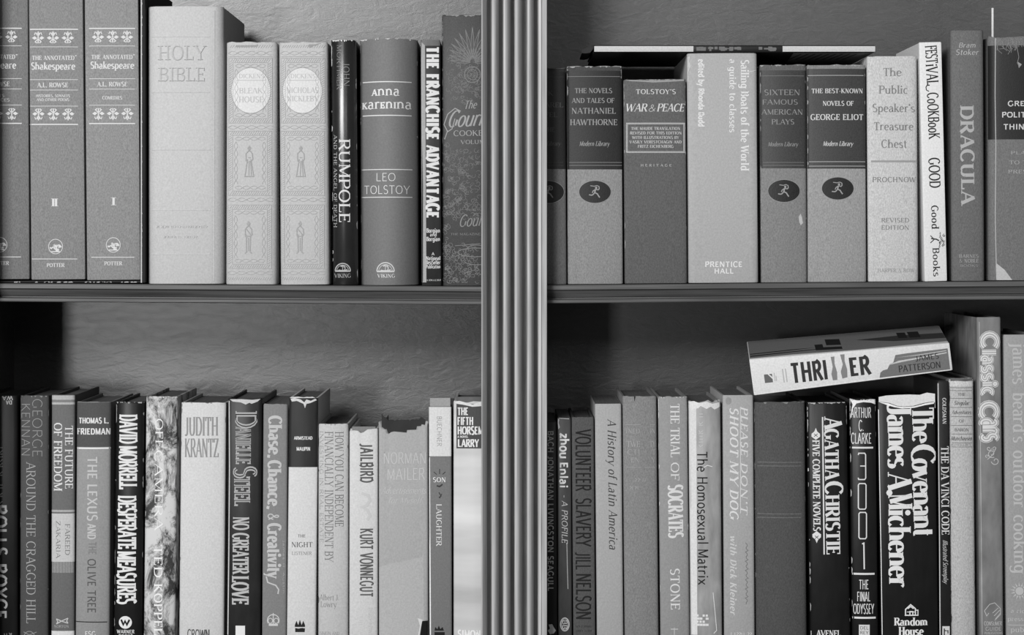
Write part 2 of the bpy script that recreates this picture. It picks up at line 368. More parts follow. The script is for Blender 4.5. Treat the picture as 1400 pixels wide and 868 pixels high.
# ---------------------------------------------------------------- books
class Book:
    def __init__(self, name, label, row, tx0, tx1, bx0, bx1, ty, yf=0, depth=150, bulge=3, rad=2, cover=None, pages=None, hard=True, group=None,
                 top=None, wear=0, base=None, floor=None, lean=None, ref=None, hj=0.0, coarse=False, cover_name='cover', slope=0, raise_px=0):
        Y = yf / 1000; self.Y = Y; k = (D + Y) / D; self.k = k
        floor_px = 892 if row else None
        self.h = max(tx1 - tx0, 4) * .5 * S * k
        th = 0.0
        if lean is None:
            cx_t = (tx0 + tx1) / 2; cx_b = (bx0 + bx1) / 2
            ztop = WZ(ty, Y); zb = shelf_z(cx_b, row)
            self.h = ((tx1 - tx0) + (bx1 - bx0)) * .25 * S * k
            dx = WX(cx_t, Y) - WX(cx_b, Y); dz = ztop - zb
            th = math.atan2(dx, dz)
            zb += abs(math.sin(th)) * self.h + .0002 + self.h * .009 + raise_px * S
            self.X = WX(cx_b, Y); self.Z = zb; self.H = (ztop - zb) / math.cos(th)
        else:
            self.X, self.Z, th, self.H, self.h = lean
        self.th = th; self.c = math.cos(th); self.s = math.sin(th)
        self.b = bulge * S; self.r = max(rad, .6) * S; self.depth = depth / 1000; self.hard = hard; self.slope = slope
        self.e = e = empty(name, (self.X, Y, self.Z), label, 'book', group)
        e.rotation_euler = (0, th, 0)
        self.cov = cover or mat('cloth', 120); self.name = name
        # cover: spine, two boards (a folded sheet with thickness)
        t = .0024 if hard else .0006
        h = self.h; n = 9 if coarse else 15
        xs = sorted(set([round(h * math.sin(PI * .5 * (2 * i / (n - 1) - 1)), 7) for i in range(n)]))
        top_f = (lambda x: 0.0)
        if top:                              # ragged top edge given as (px, py) points
            tp = sorted((self.loc(px, py)[0], self.loc(px, py)[1]) for px, py in top)
            xs = sorted(set(xs + [round(q[0], 7) for q in tp if -h < q[0] < h]))
            def top_f(x):
                if x <= tp[0][0]: return tp[0][1] - self.H
                for a, b in zip(tp, tp[1:]):
                    if a[0] <= x <= b[0]: return a[1] + (b[1] - a[1]) * (x - a[0]) / max(b[0] - a[0], 1e-9) - self.H
                return tp[-1][1] - self.H
        rnd = random.Random(int(tx0 * 7 + ty)); jit = [rnd.uniform(-hj, hj) * S for _ in range(200)]
        O = []; I = []; dz = []
        yb = self.f(h); dp = self.depth
        gro = .0012 if hard else 0
        left = [(dp, 0), (yb + .012, 0), (yb + .0075, gro), (yb + .003, gro * .4)]
        ybl = self.f(-h)
        for y, q in [(dp, 0), (ybl + .012, 0), (ybl + .0075, gro), (ybl + .003, gro * .4)]: O.append((-h + q, y)); I.append((-h + t + q * .2, y)); dz.append(-.0004 if y < dp else 0)
        for i, x in enumerate(xs):
            O.append((x, self.f(x))); I.append((x * (h - t) / h, self.f(x) + t * 1.1)); dz.append(top_f(x) + jit[i])
        for y, q in reversed(left): O.append((h - q, y)); I.append((h - t - q * .2, y)); dz.append(-.0004 if y < dp else 0)
        m = len(O); self.t = t
        levels = [(0.0, .0005, 0), (.0009, 0, 0), (self.H * .5, 0, 0), (self.H - .0012, 0, 1), (self.H, .0006, 1)]
        v = []; f = []
        for zz, inn, tt in levels:
            for (x, y), d_ in zip(O, dz):
                v.append((x * (1 - inn / h * .6), y + (inn if y < max(yb, ybl) + .002 else 0), zz + (d_ if tt else 0)))
        nl = len(levels)
        for q in range(nl - 1):
            for i in range(m - 1): f.append((q * m + i, q * m + i + 1, (q + 1) * m + i + 1, (q + 1) * m + i))
        bi = nl * m
        for zz, tt in ((0.0, 0), (self.H, 1)):
            for (x, y), d_ in zip(I, dz): v.append((x, y, zz + (d_ if tt else 0)))
        for i in range(m - 1):
            f.append((bi + i + 1, bi + i, bi + m + i, bi + m + i + 1))
            f.append((i + 1, i, bi + i, bi + i + 1)); a = (nl - 1) * m
            f.append((a + i, a + i + 1, bi + m + i + 1, bi + m + i))
        for i in (0, m - 1): f.append((i, m + i, 2 * m + i, 3 * m + i, 4 * m + i, bi + m + i, bi + i))
        o = fix(link(cover_name, v, f, self.cov, e)); smooth_by_angle(o, 42)
        self.cover = o
        rec = (.0028 if hard else .0004)
        y0 = max(yb, ybl if self.slope else 0) + t + (.004 if hard else .0008)
        low = min(top_f(x) for x in xs) if top else 0
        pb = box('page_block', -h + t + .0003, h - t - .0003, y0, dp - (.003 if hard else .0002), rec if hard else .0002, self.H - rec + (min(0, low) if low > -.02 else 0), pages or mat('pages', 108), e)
        if wear: self.wear(wear)
    def f(self, x):
        h = self.h; a = min(abs(x), h)
        y = self.b * (a / h) ** 2
        q = a - (h - self.r)
        if q > 0: y += self.r - math.sqrt(max(self.r ** 2 - q * q, 0))
        return y + self.slope_y(x)
    def slope_y(self, x): return self.slope * max(0, -x - self.h * .2) if self.slope else 0.0
    def loc(self, px, py):
        dX = WX(px, self.Y) - self.X; dZ = WZ(py, self.Y) - self.Z
        return (dX * self.c - dZ * self.s, dX * self.s + dZ * self.c)
    def P(self, px, py, lev):
        x, z = self.loc(px, py); lim = self.h * .995
        x = max(-lim, min(lim, x)); z = max(.0003, z)
        return (x, self.f(x) - .00009 - lev, z)
    def part(self, name, m, items, lev=1, ridge=0.0, label=None, under=None):
        """one part drawn on the spine; ridge > 0 makes the strokes stand up from the cloth"""
        if name == 'rule' and len(items) > 1:
            for q in items: self.part(name, m, [q], lev, ridge, label, under)
            return
        V_ = []; F_ = []; L = lev * .00007
        def add(px, py, z=0.0): V_.append(self.P(px, py, L + z)); return len(V_) - 1
        def rows(R):
            if ridge:
                ids = [(add(*a), add(*b, ridge), add(*c)) for a, b, c in R]
                for p, q in zip(ids, ids[1:]):
                    F_.append((p[0], p[1], q[1], q[0])); F_.append((p[1], p[2], q[2], q[1]))
            else:
                wd = max(math.hypot(a[0] - c[0], a[1] - c[1]) for a, b, c in R); nn = max(1, int(wd / 2.6 + .5))
                ids = [[add(a[0] + (c[0] - a[0]) * i / nn, a[1] + (c[1] - a[1]) * i / nn) for i in range(nn + 1)] for a, b, c in R]
                for p, q in zip(ids, ids[1:]):
                    for i in range(nn): F_.append((p[i], p[i + 1], q[i + 1], q[i]))
        def grid(fn, nx, ny):
            i0 = len(V_)
            for j in range(ny + 1):
                for i in range(nx + 1): add(*fn(i / nx, j / ny))
            for j in range(ny):
                for i in range(nx):
                    a = i0 + j * (nx + 1) + i; F_.append((a, a + 1, a + nx + 2, a + nx + 1))
        for it in items:
            if it[0] == 't':
                _, txt, p0, p1, h, s = it
                dx, dy = p1[0] - p0[0], p1[1] - p0[1]; ln = math.hypot(dx, dy); ux, uy = dx / ln, dy / ln
                vx, vy = uy, -ux
                def T(q): return (p0[0] + q[0] * ux + q[1] * vx, p0[1] + q[0] * uy + q[1] * vy)
                for kind, dat in glyph_shapes(txt, ln, h, s):
                    if kind == 'rib': rows([tuple(T(q) for q in r) for r in dat])
                    else:
                        ids = [add(*T(q), ridge * .7) for q in dat]; F_.append(tuple(ids))
            elif it[0] == 's':
                rows(ribbon(list(it[1]), lambda t: it[2], 3))
            elif it[0] == 'r':
                _, x0, y0, x1, y1 = it
                lie = self.th > 1
                grid(lambda a, b: (x0 + (x1 - x0) * a, y0 + (y1 - y0) * b), 1 if lie else max(1, int(abs(x1 - x0) / 3)), max(1, int(abs(y1 - y0) / .8)) if lie else 1)
            elif it[0] == 'e':
                _, cx, cy, rx, ry = it; i0 = add(cx, cy); nn = 40; prev = None
                for q in (.25, .5, .75, 1):
                    ring = [add(cx + rx * q * math.cos(2 * PI * i / nn), cy + ry * q * math.sin(2 * PI * i / nn)) for i in range(nn)]
                    for i in range(nn):
                        j = (i + 1) % nn
                        F_.append((prev[i], prev[j], ring[j], ring[i]) if prev else (i0, ring[j], ring[i]))
                    prev = ring
            elif it[0] == 'p':
                pts = it[1]
                def cut(t, n=0):                 # keep every facet small so that it follows the round spine
                    ln = [math.hypot(t[i][0] - t[(i + 1) % 3][0], t[i][1] - t[(i + 1) % 3][1]) * (1 if abs(t[i][0] - t[(i + 1) % 3][0]) > 2.5 else .001) for i in range(3)]
                    k_ = max(range(3), key=lambda i: ln[i])
                    if ln[k_] < 2.5 or n > 11: F_.append(tuple(add(*q) for q in t)); return
                    p, q, r = t[k_], t[(k_ + 1) % 3], t[(k_ + 2) % 3]; m_ = ((p[0] + q[0]) / 2, (p[1] + q[1]) / 2)
                    cut((p, m_, r), n + 1); cut((m_, q, r), n + 1)
                for tri in tessellate_polygon([[Vector((a, b, 0)) for a, b in pts]]): cut(tuple(pts[i] for i in tri))
        o = link(name, V_, F_, m, under or self.e)
        # every printed mark faces the room
        bm = bmesh.new(); bm.from_mesh(o.data)
        for fc in bm.faces:
            fc.normal_update()
            if fc.normal.y > 0: fc.normal_flip()
        bm.to_mesh(o.data); bm.free()
        if label: o['label'] = label
        return o
    def band(self, y0, y1, m, name='spine_band', lev=0, x0=None, x1=None):
        cx = 700 + self.X / (S * self.k); 
        zt = self.Z
        a = x0 if x0 is not None else cx - 400; b = x1 if x1 is not None else cx + 400
        if x0 is None:                      # whole width of the spine: follow the lean
            h = self.h / (S * self.k)
            def xc(py): return cx + (WZ(py, self.Y) - self.Z) * math.tan(self.th) / (S * self.k)
            V_ = []; F_ = []; L = lev * .00007; nx = 14
            for j, py in enumerate((y0, y1)):
                for i in range(nx + 1):
                    u = math.sin(PI * .5 * (2 * i / nx - 1)) * h
                    V_.append(self.P(xc(py) + u, py, L))
            for i in range(nx): F_.append((i, i + 1, nx + 2 + i, nx + 1 + i))
            return fix2(link(name, V_, F_, m, self.e, True))
        return self.part(name, m, [RC(a, y0, b, y1)], lev)
    def wear(self, n, g_=215, where='tlb'):
        rnd = random.Random(int(self.X * 1e5)); it = []
        h = self.h / (S * self.k)
        def xy(u, z):                       # u in -1..1, z in px below the top
            lx = u * self.h; lz = self.H - z * S * self.k
            dX = lx * self.c + lz * self.s; dZ = -lx * self.s + lz * self.c
            return (700 + (self.X + dX) / (S * self.k), 335 - (self.Z + dZ - ZC) / (S * self.k))
        for _ in range(int(n * 3)):
            u = rnd.uniform(-.98, .98); wd = rnd.uniform(.01, .12); ht = rnd.uniform(.6, 2.6)
            a = [xy(u + wd * q / 2 * 1.0, rnd.uniform(.2, 1) if i else -.0) for i, q in enumerate((-1, 0, 1))]
            it.append(PG(xy(u - wd, .2), xy(u, .1), xy(u + wd, .2), xy(u + wd * .6, ht * rnd.uniform(.4, 1)), xy(u + wd * .1, ht), xy(u - wd * .5, ht * rnd.uniform(.3, .9))))
        Hp = self.H / (S * self.k)
        for _ in range(int(n * 5)):
            z = rnd.uniform(0, Hp) if rnd.random() < .6 else rnd.uniform(0, 30); l = rnd.uniform(2, 14); sgn = -1 if rnd.random() < .75 else 1; wd = rnd.uniform(.5, 1.3) / h
            it.append(PG(xy(sgn * .985, z), xy(sgn * (.985 - wd), z + l * .3), xy(sgn * (.985 - wd * .7), z + l * .8), xy(sgn * .985, z + l)))
        self.part('worn_edge', mat('worn', g_), it, 1.5)
def fix2(o):
    bm = bmesh.new(); bm.from_mesh(o.data)
    for fc in bm.faces:
        fc.normal_update()
        if fc.normal.y > 0: fc.normal_flip()
    bm.to_mesh(o.data); bm.free(); return o
# recurring ornaments -----------------------------------------------------------
def runner(cx, cy, r):                      # running figure with a streaming torch, in an oval
    T = [(.16, [(.06, .3), (0, .1), (-.03, -.08)]), (.1, [(.05, .28), (-.22, .1), (-.3, -.12)]), (.1, [(.06, .3), (.34, .22), (.46, .34), (.44, .6)]),
         (.12, [(-.03, -.08), (-.22, -.3), (-.36, -.36), (-.66, -.32)]), (.13, [(-.02, -.08), (.26, -.22), (.36, -.4), (.52, -.62)]), (.08, [(.44, .6), (.2, .7), (-.1, .62), (-.52, .68)])]
    return placed(T, cx, cy, r * .8, r * .8) + [EL(cx + .1 * r, cy - .36 * r, r * .1, r * .1)]
def ship(cx, cy, r):                        # arched ship emblem
    return [ARC(cx, cy, r, r, 0, 180, r * .13), ARC(cx, cy, r * .78, r * .78, 8, 172, r * .07), LN(r * .2, (cx - r, cy), (cx + r, cy)),
            ARC(cx + .02 * r, cy - .38 * r, r * .3, r * .34, -80, 150, r * .1), LN(r * .07, (cx, cy - .75 * r), (cx, cy - .1 * r)), LN(r * .06, (cx - .3 * r, cy - .65 * r), (cx + .25 * r, cy - .5 * r)),
            LN(r * .12, (cx - .55 * r, cy - .14 * r), (cx - .2 * r, cy - .08 * r), (cx + .3 * r, cy - .1 * r), (cx + .6 * r, cy - .2 * r))]
def sprig(cx, cy, r, up=1):                 # three-leaved ornament
    q = []
    q.append(LN(r * .2, (cx, cy + r * up), (cx, cy - r * .9 * up)))
    q.append(PG((cx, cy - r * 1.05 * up), (cx + r * .34, cy - r * .5 * up), (cx, cy - r * .1 * up), (cx - r * .34, cy - r * .5 * up)))
    for sgn in (-1, 1):
        q.append(PG((cx + sgn * .15 * r, cy + .15 * r * up), (cx + sgn * .6 * r, cy - .2 * r * up), (cx + sgn * 1.05 * r, cy + .1 * r * up), (cx + sgn * .6 * r, cy + .4 * r * up)))
        q.append(LN(r * .16, (cx, cy + .2 * r * up), (cx + sgn * .5 * r, cy + .75 * r * up), (cx + sgn * .2 * r, cy + .95 * r * up)))
        q.append(LN(r * .14, (cx, cy - .6 * r * up), (cx + sgn * .5 * r, cy - .75 * r * up), (cx + sgn * .62 * r, cy - .4 * r * up)))
    return q
def braid_h(x0, x1, y, amp, per, wd):
    n = int((x1 - x0) / 1.6)
    return [LN(wd, *[(x0 + (x1 - x0) * i / n, y + sg * amp * math.sin(2 * PI * (x1 - x0) * i / n / per)) for i in range(n + 1)]) for sg in (-1, 1)]
def braid_v(y0, y1, x, amp, per, wd):
    n = int((y1 - y0) / 1.6)
    return [LN(wd, *[(x + sg * amp * math.sin(2 * PI * (y1 - y0) * i / n / per), y0 + (y1 - y0) * i / n) for i in range(n + 1)]) for sg in (-1, 1)]
def rope(x0, y0, x1, y1, stp, ln, wd):      # slanting ticks along a line
    L = math.hypot(x1 - x0, y1 - y0); n = max(1, int(L / stp)); hz = abs(x1 - x0) > abs(y1 - y0); q = []
    for i in range(n + 1):
        x = x0 + (x1 - x0) * i / n; y = y0 + (y1 - y0) * i / n
        q.append(LN(wd, (x - ln * .35, y + ln * .5), (x + ln * .35, y - ln * .5)) if hz else LN(wd, (x - ln * .5, y + ln * .35), (x + ln * .5, y - ln * .35)))
    return q
INK = lambda v: mat('ink', v if v < 190 else int(v * .94))
HB, PBK = 'hardcover_book', 'paperback_book'
UL = 'books on the upper shelf before the post'; UR = 'books on the upper shelf beyond the post'
LL = 'books on the lower shelf before the post'; LR = 'books on the lower shelf beyond the post'
# ======================================================= upper shelf, first bay
SV = 'three matching volumes in the slipcase'
sv = []
sz = shelf_z(80, 0)
v = []; f = []
def addbox(*a):
    q, r = box_vf(*a); b0 = len(v); v.extend(q); f.extend(tuple(i + b0 for i in t) for t in r)
x0, x1 = WX(-36.5), WX(198.5)
zt = WZ(-24)
case = empty('slipcase', ((x0 + x1) / 2, 0, shelf_z(191, 0)), 'dark open slipcase with scuffed edges holding three matching tall volumes', 'slipcase')
sc = []
for nm, bx in (('case_side', (x0, x0 + .0022, 0, .2, 0, 1)), ('case_side', (x1 - .0042, x1, -.001, .2, 0, 1)), ('case_floor', (x0 + .00221, x1 - .00421, .0, .2, 0, 0)),
               ('case_roof', (x0 + .00221, x1 - .00421, .0, .2, 1, 1)), ('case_back', (x0 + .00221, x1 - .00421, .197, .2, .5, .5))):
    xa, xb, ya, yb, za, zb = bx
    base = shelf_z(-42, 0) + .0002
    if nm == 'case_floor': z0, z1 = base, base + .0019
    elif nm == 'case_roof': z0, z1 = zt - .002, zt
    elif nm == 'case_back': z0, z1 = base + .00191, zt - .00201
    else: z0, z1 = base, zt
    o = box(nm, xa, xb, ya, yb, z0, z1, mat('mottle', 34), None, .0004); o.parent = case; o.location = (-case.location[0], -case.location[1], -case.location[2]); sc.append(o)
o = box('edge_strip', x1 - .0042, x1 - .0030, -.0012, .0005, base, zt, mat('worn', 185), None); o.parent = case; o.location = -case.location
rnd = random.Random(3); ev = []; ef = []
for i in range(90):
    z = rnd.uniform(WZ(385), WZ(0)); l = rnd.uniform(.001, .007); w_ = rnd.uniform(.0006, .0015); b0 = len(ev)
    ev += [(x1 - .0041, -.00112, z), (x1 - .0041 + w_, -.00112, z + l * .3), (x1 - .0041 + w_ * .8, -.00112, z + l * .8), (x1 - .0041, -.00112, z + l)]
    ef.append((b0, b0 + 1, b0 + 2, b0 + 3))
for i in range(34):
    x = rnd.uniform(x0, x1 - .004); l = rnd.uniform(.0008, .006); b0 = len(ev); z = WZ(385.6)
    ev += [(x, -.00012, z - .0004), (x + l, -.00012, z - .0003), (x + l * .8, -.00012, z + .0005), (x + l * .2, -.00012, z + .0003)]
    ef.append((b0, b0 + 1, b0 + 2, b0 + 3))
o = fix2(link('worn_edge', ev, ef, mat('worn', 190), None)); o.parent = case; o.location = -case.location
def volume(tx, bx, ty, gv, lab, xs, sx, ys, words, num, dy):
    b = Book(HB, lab, 0, tx[0], tx[1], bx[0], bx[1], ty, yf=2.2, depth=185, bulge=2.2, rad=2.2, cover=mat('cloth', gv), group=SV, raise_px=4.6)
    iv = INK(222)
    a, z = xs
    q = []
    for yy, wd in ((40, 1.5), (64, .7), (108.8, .7), (123, .7), (145, .7), (170, 1.5)): q.append(LN(wd, (a, yy + dy), (z, yy + dy)))
    q.append(LN(.9, (a + 3, 354 + dy * 2), (z - 1, 354 + dy * 2)))
    b.part('rule', iv, q)
    for x in sx: b.part('ornament', iv, sprig(x, 51 + dy, 8.2)); b.part('ornament', iv, sprig(x + .5, 156.5 + dy * .4, 8.2, -1))
    (t0, t1), (s0, s1), (r0, r1) = ys
    b.part('title', iv, [H('THE ANNOTATED', t0, t1, 76 + dy, 82 + dy, SERB), H('^', t1 + .5, t1 + 4, 75.5 + dy, 79.5 + dy, SAN), H('Shakespeare', s0, s1, 85.5 + dy, 95 + dy, st(.19, .1, .05, .05, 0, .05))])
    b.part('author', iv, [H('A.L. ROWSE', r0, r1, 113 + dy, 119.3 + dy, SERB)])
    b.part('subtitle', iv, [H(*wd_) for wd_ in words])
    if num: b.part('volume_number', iv, num)
    mx = (a + z) / 2 + 2.5 + dy * .5
    q = [ARC(mx, 337 + dy * 1.8, 9.6, 10, 0, 360, .8, 24)]
    rn = random.Random(2)
    for i in range(13):
        aa = rn.uniform(0, 6.28); rr = rn.uniform(0, 6.2); p, t_ = mx + rr * math.cos(aa), 338 + dy * 1.8 + rr * .7 * math.sin(aa)
        q.append(LN(1.7, (p - 2.2, t_ + rn.uniform(-2, 2)), (p, t_ + rn.uniform(-2, 2)), (p + 2.4, t_ + rn.uniform(-2, 2))))
    b.part('emblem', iv, q + [LN(1.2, (mx - 6, 344 + dy * 1.8), (mx + 6, 344 + dy * 1.8))])
    b.part('publisher', iv, [H('POTTER', mx - 12, mx + 12, 359.8 + dy * 2, 365 + dy * 2, SERB)])
    return b
volume((-32, 37.6), (-30, 40.6), -15, 116, 'tall cloth volume standing beside volume two, its spine cut off by the picture edge', (-33, 29.5), (-25, -5, 15.5), ((-33, 20.5), (-39, 22), (-29, 13)),
       (('SONNETS', -24, 6, 128.8, 132.6, SERB), ('ROMANCES', -25, 13, 134.6, 138.6, SERB)), None, -1.4)
volume((39, 112.4), (41.6, 117.2), -15, 131, 'tall cloth volume with the Roman numeral two stamped low on its spine', (40.5, 106.5), (52, 72.5, 92.7), ((43.8, 101.5), (42.3, 102.7), (51, 93)),
       (('HISTORIES, SONNETS', 49, 95.5, 129, 132.8, SERB), ('AND OTHER POEMS', 50, 94.5, 134.3, 138.2, SERB)), [H('II', 71, 78.5, 271.5, 282, st(.3, .1, .14, .05, 0, .02))], 0)
volume((114.2, 189.4), (119, 191.6), -15, 137, 'tall cloth volume with the Roman numeral one stamped low on its spine', (121.5, 184.5), (134, 154, 173.6), ((125, 181), (123.6, 183.3), (133, 174)),
       (('COMEDIES', 140, 167, 131.4, 136, SERB),), [H('I', 153, 157.6, 270, 280.5, st(.3, .1, .2, .05))], -1.2)
# white embossed bible
b = Book(HB, 'thick pale cloth book, broadest on its shelf, lettering embossed without ink', 0, 201, 304.5, 200.5, 305.5, 8.5, yf=0, depth=200, bulge=5, rad=13, cover=mat('paper', 188), group=UL)
cl = mat('paper', 183)
b.part('title', b.cov, [H('HOLY', 216, 281, 62.5, 82, st(.17, .08, .09, .06, 0, .1)), H('BIBLE', 217, 280, 92.5, 111, st(.17, .08, .09, .06, 0, .1))], 1, .0007)
b.part('rule', b.cov, [LN(1.8, (206, yy), (287, yy)) for yy in (50, 126, 204.5, 287, 347.5)], .3, .00022)
b.part('publisher', b.cov, ILL(214, 282, 308, 312) + ILL(224, 270, 322, 326), 1, .0003)
b.part('hinge_line', b.cov, [LN(1.6, (293, 14), (292.5, 384))], .3, .0003)
# two cream embossed novels
def dickens(tx, bx, lab, cx, title, px):
    b = Book(HB, lab, 0, tx[0], tx[1], bx[0], bx[1], 57.5, yf=1, depth=150, bulge=3, rad=7, cover=mat('paper', 184), group='pair of cream embossed novels', hj=.9)
    em = mat('paper', 178); l, r = px; w_ = .75; hgt = .00028
    q = rope(l + 4, 63.5, r - 2, 63.5, 3.1, 4, .7) + braid_h(l, r - 2, 72.5, 2.5, 26, .8) + [LN(.8, (l, 77.3), (r - 1, 77.3))]
    for y0, y1, xs in ((78.5, 168, 0), (178, 267, -.6), (279, 367, -1)):
        a, z = l + 1 + xs, r - 1 + xs
        q += [FR(a, y0 + 1, z, y1, w_)] + [FR(a + 6, y0 + 7, z - 6, y1 - 6, w_)]
        q += rope(a + 4, y0 + 4, z - 4, y0 + 4, 3, 4.4, .8) + rope(a + 4, y1 - 3, z - 4, y1 - 3, 3, 4.4, .8)
        q += rope(a + 3, y0 + 8, a + 3, y1 - 8, 3, 4, .8) + rope(z - 3, y0 + 8, z - 3, y1 - 8, 3, 4, .8)
        q += braid_h(a + 9, z - 9, y0 + 11.5, 2.4, 21, .8) + braid_h(a + 9, z - 9, y1 - 10.5, 2.4, 21, .8)
        q += braid_v(y0 + 16, y1 - 15, a + 10.5, 2.3, 21, .8) + braid_v(y0 + 16, y1 - 15, z - 10.5, 2.3, 21, .8)
        if y1 < 370: q += braid_h(a - 1, z + 1, y1 + 6, 2.4, 26, .8)
    q += rope(l, 381, r - 4, 381, 3, 4, .7)
    b.part('embossed_frame', em, q, 0.3, hgt)
    for fx, fy, sk in ((cx - 2, 222, 1), (cx - 3, 325, 0)):   # small embossed figures
        hgt_ = 21
        fig = [(.16, [(0, .78), (.1, .9), (0, 1.0), (-.1, .9), (0, .78)]), (.1, [(-.05, .75), (-.3, .55), (-.28, .1), (-.12, .0)]), (.1, [(.05, .75), (.28, .55), (.32, .2), (.2, .1)])]
        fig += ([(.1, [(-.15, .2), (-.4, -.9), (.4, -.9), (.15, .2)]), (.07, [(0, .1), (-.05, -.85)]), (.07, [(.1, .1), (.2, -.85)]), (.08, [(-.1, .3), (.12, .3)])] if sk else
                [(.12, [(-.2, .2), (-.18, -.9), (-.34, -1.0)]), (.12, [(.18, .2), (.14, -.9), (.3, -1.0)]), (.08, [(0, .0), (0, -.85)]), (.09, [(-.25, .6), (.2, .2)]), (.08, [(-.22, .1), (.24, .1)])])
        b.part('embossed_figure', mat('paper', 160), placed(fig, fx, fy, hgt_ * .72, hgt_ * 1.02), .4, .00025)
    rl = b.part('round_label', mat('paper', 212), [EL(cx, 123.7, 26.8, 31)], 1.5)
    b.part('label_rim', mat('paper', 150), [ARC(cx, 123.7, 27, 31.2, 0, 360, .7, 44)], 2, under=rl)
    ti = INK(178)
    b.part('author', ti, [H('DICKENS', cx - 16, cx + 18, 101, 107, SER)], 2, under=rl)
    b.part('label_rule', ti, [LN(.9, (cx - 20, 109.8), (cx + 21, 109.8))], 2, under=rl)
    b.part('title', ti, [H(t, a, z, y0, y1, SER) for t, a, z, y0, y1 in title], 2, under=rl)
    b.part('torn_headcap', mat('worn', 150), [PG((cx - 20, 64.5), (cx - 20, 62), (cx + 8, 61.6), (cx + 9, 60), (cx + 10, 63), (cx + 6, 64.2))] if cx < 360 else
           [PG((cx + 7, 62.5), (cx + 10, 60.5), (cx + 17, 60.6), (cx + 26, 58.4), (cx + 20, 61.6), (cx + 14, 63), (cx + 11, 65.5))], 2)
dickens((309, 378.6), (308.5, 377.6), 'cream embossed novel next to the thick pale book, white oval label and chipped headcap', 342.8, (('BLEAK', 327, 359, 120, 127.5), ('HOUSE', 326.5, 360, 132, 140)), (311.5, 373))
dickens((380.2, 448.6), (384, 449.8), 'cream embossed novel nearer the fluted post, white oval label with longer lettering', 413.3, (('NICHOLAS', 391.5, 435.5, 119.5, 127), ('NICKLEBY', 392.5, 435, 131, 138.5)), (383, 445))
# dark glossy ship-emblem pair
b = Book(HB, 'slim black glossy jacket with vertical white title and a ship emblem at its foot', 0, 451.5, 487, 455, 488.5, 54.5, yf=-1, depth=150, bulge=8, rad=3, cover=mat('lacquer', 30), group=UL, hj=.8)
b.part('title', INK(225), [V('RUMPOLE', 190, 304, 463.5, 478.5, st(.17, .07, .08, .05))])
b.part('subtitle', INK(190), [V('AND THE ANGEL OF DEATH', 184, 311, 455.8, 460.5, SER)])
b.part('author', INK(140), [V('JOHN', 85, 118, 469, 477.5, SERL), V('MORTIMER', 61, 122, 460.5, 467, SERL)])
b.part('emblem', INK(170), ship(468.5, 370.5, 10.5))
b.part('publisher', INK(150), [H('VIKING', 457, 479.5, 374, 379.5, SER)])
b.wear(5)
b = Book(HB, 'grey round-backed jacket with two short titles between rules and a ship emblem', 0, 489.5, 570.5, 492, 571, 52.5, yf=-1, depth=155, bulge=30, rad=3, cover=mat('paper', 118), group=UL, hj=.5)
iv = INK(235)
b.part('rule', iv, [LN(1.3, (494.5, yy), (562, yy)) for yy in (111.6, 157.6)] + [LN(1, (493, yy), (563, yy)) for yy in (231.6, 269.5)])
b.part('title', iv, [H('Anna', 508, 546, 117.5, 130.5, UNI), H('KarEnIna', 494, 562, 135, 148.3, UNI)])
b.part('author', iv, [H('LEO', 513.5, 541, 236.5, 247.5, SANL), H('TOLSTOY', 496.5, 560, 253.5, 265, SANL)])
b.part('emblem', INK(205), ship(527, 371, 12)); b.part('publisher', INK(215), [H('VIKING', 516, 540, 374.5, 379.5, SERB)])
b.wear(3)
b = Book(PBK, 'narrow dark spine with a pale stripe down one edge and tall blocky title', 0, 575, 602.2, 577, 603.4, 54.5, yf=-1.5, depth=140, bulge=.8, rad=1.5, cover=mat('gloss', 40), hard=False, group=UL)
b.band(54.5, 62.5, mat('gloss', 92), 'top_band'); b.part('edge_stripe', mat('paper', 160), [PG((574.5, 56), (581, 62), (583, 386), (576.5, 386))], .5)
b.part('title', INK(225), [V('THE FRANCHISE ADVANTAGE', 64, 298, 583, 600, SANX)], 1.5)
b.part('author', INK(205), [H('Borgian', 583.2, 601.5, 312.2, 318, SANB), H('and', 588, 597, 318.4, 323, SANB), H('Borgian', 583.2, 601.5, 323.8, 329.5, SANB)], 1.5)
b.part('publisher', INK(205), [H('A', 590, 594, 345, 349, SANB), H('National', 582.6, 602, 350.4, 355.5, SANB), H('BestSeller', 582.6, 602, 356, 361.2, SANB), H('Publication', 582.6, 602, 361.8, 366.8, SANB)] + ILL(583, 602, 381.5, 384.5), 1.5)
# ornate cookery volume half behind the post
b = Book(HB, 'dark ornate volume covered in fine pale scrollwork, half hidden behind the fluted post', 0, 603.6, 688, 605, 688, 20.5, yf=2, depth=190, bulge=4, rad=3.5, cover=mat('leather', 66), group=UL, hj=1.0)
ol = mat('foil', 122); rnd = random.Random(11); q = []
def curl(cx, cy, r, a0, turns, wd, sg):
    n = int(9 * turns) + 3
    return LN(wd, *[(cx + r * (1 - .75 * i / n) * math.cos(a0 + sg * 2 * PI * turns * i / n), cy + r * (1 - .75 * i / n) * math.sin(a0 + sg * 2 * PI * turns * i / n)) for i in range(n + 1)])
def scrolls(x0, x1, y0, y1, n):
    return [curl(rnd.uniform(x0, x1), rnd.uniform(y0, y1), rnd.uniform(1.8, 5), rnd.uniform(0, 6.3), rnd.uniform(.4, 1), rnd.uniform(.4, .65), rnd.choice((-1, 1))) for _ in range(n)]
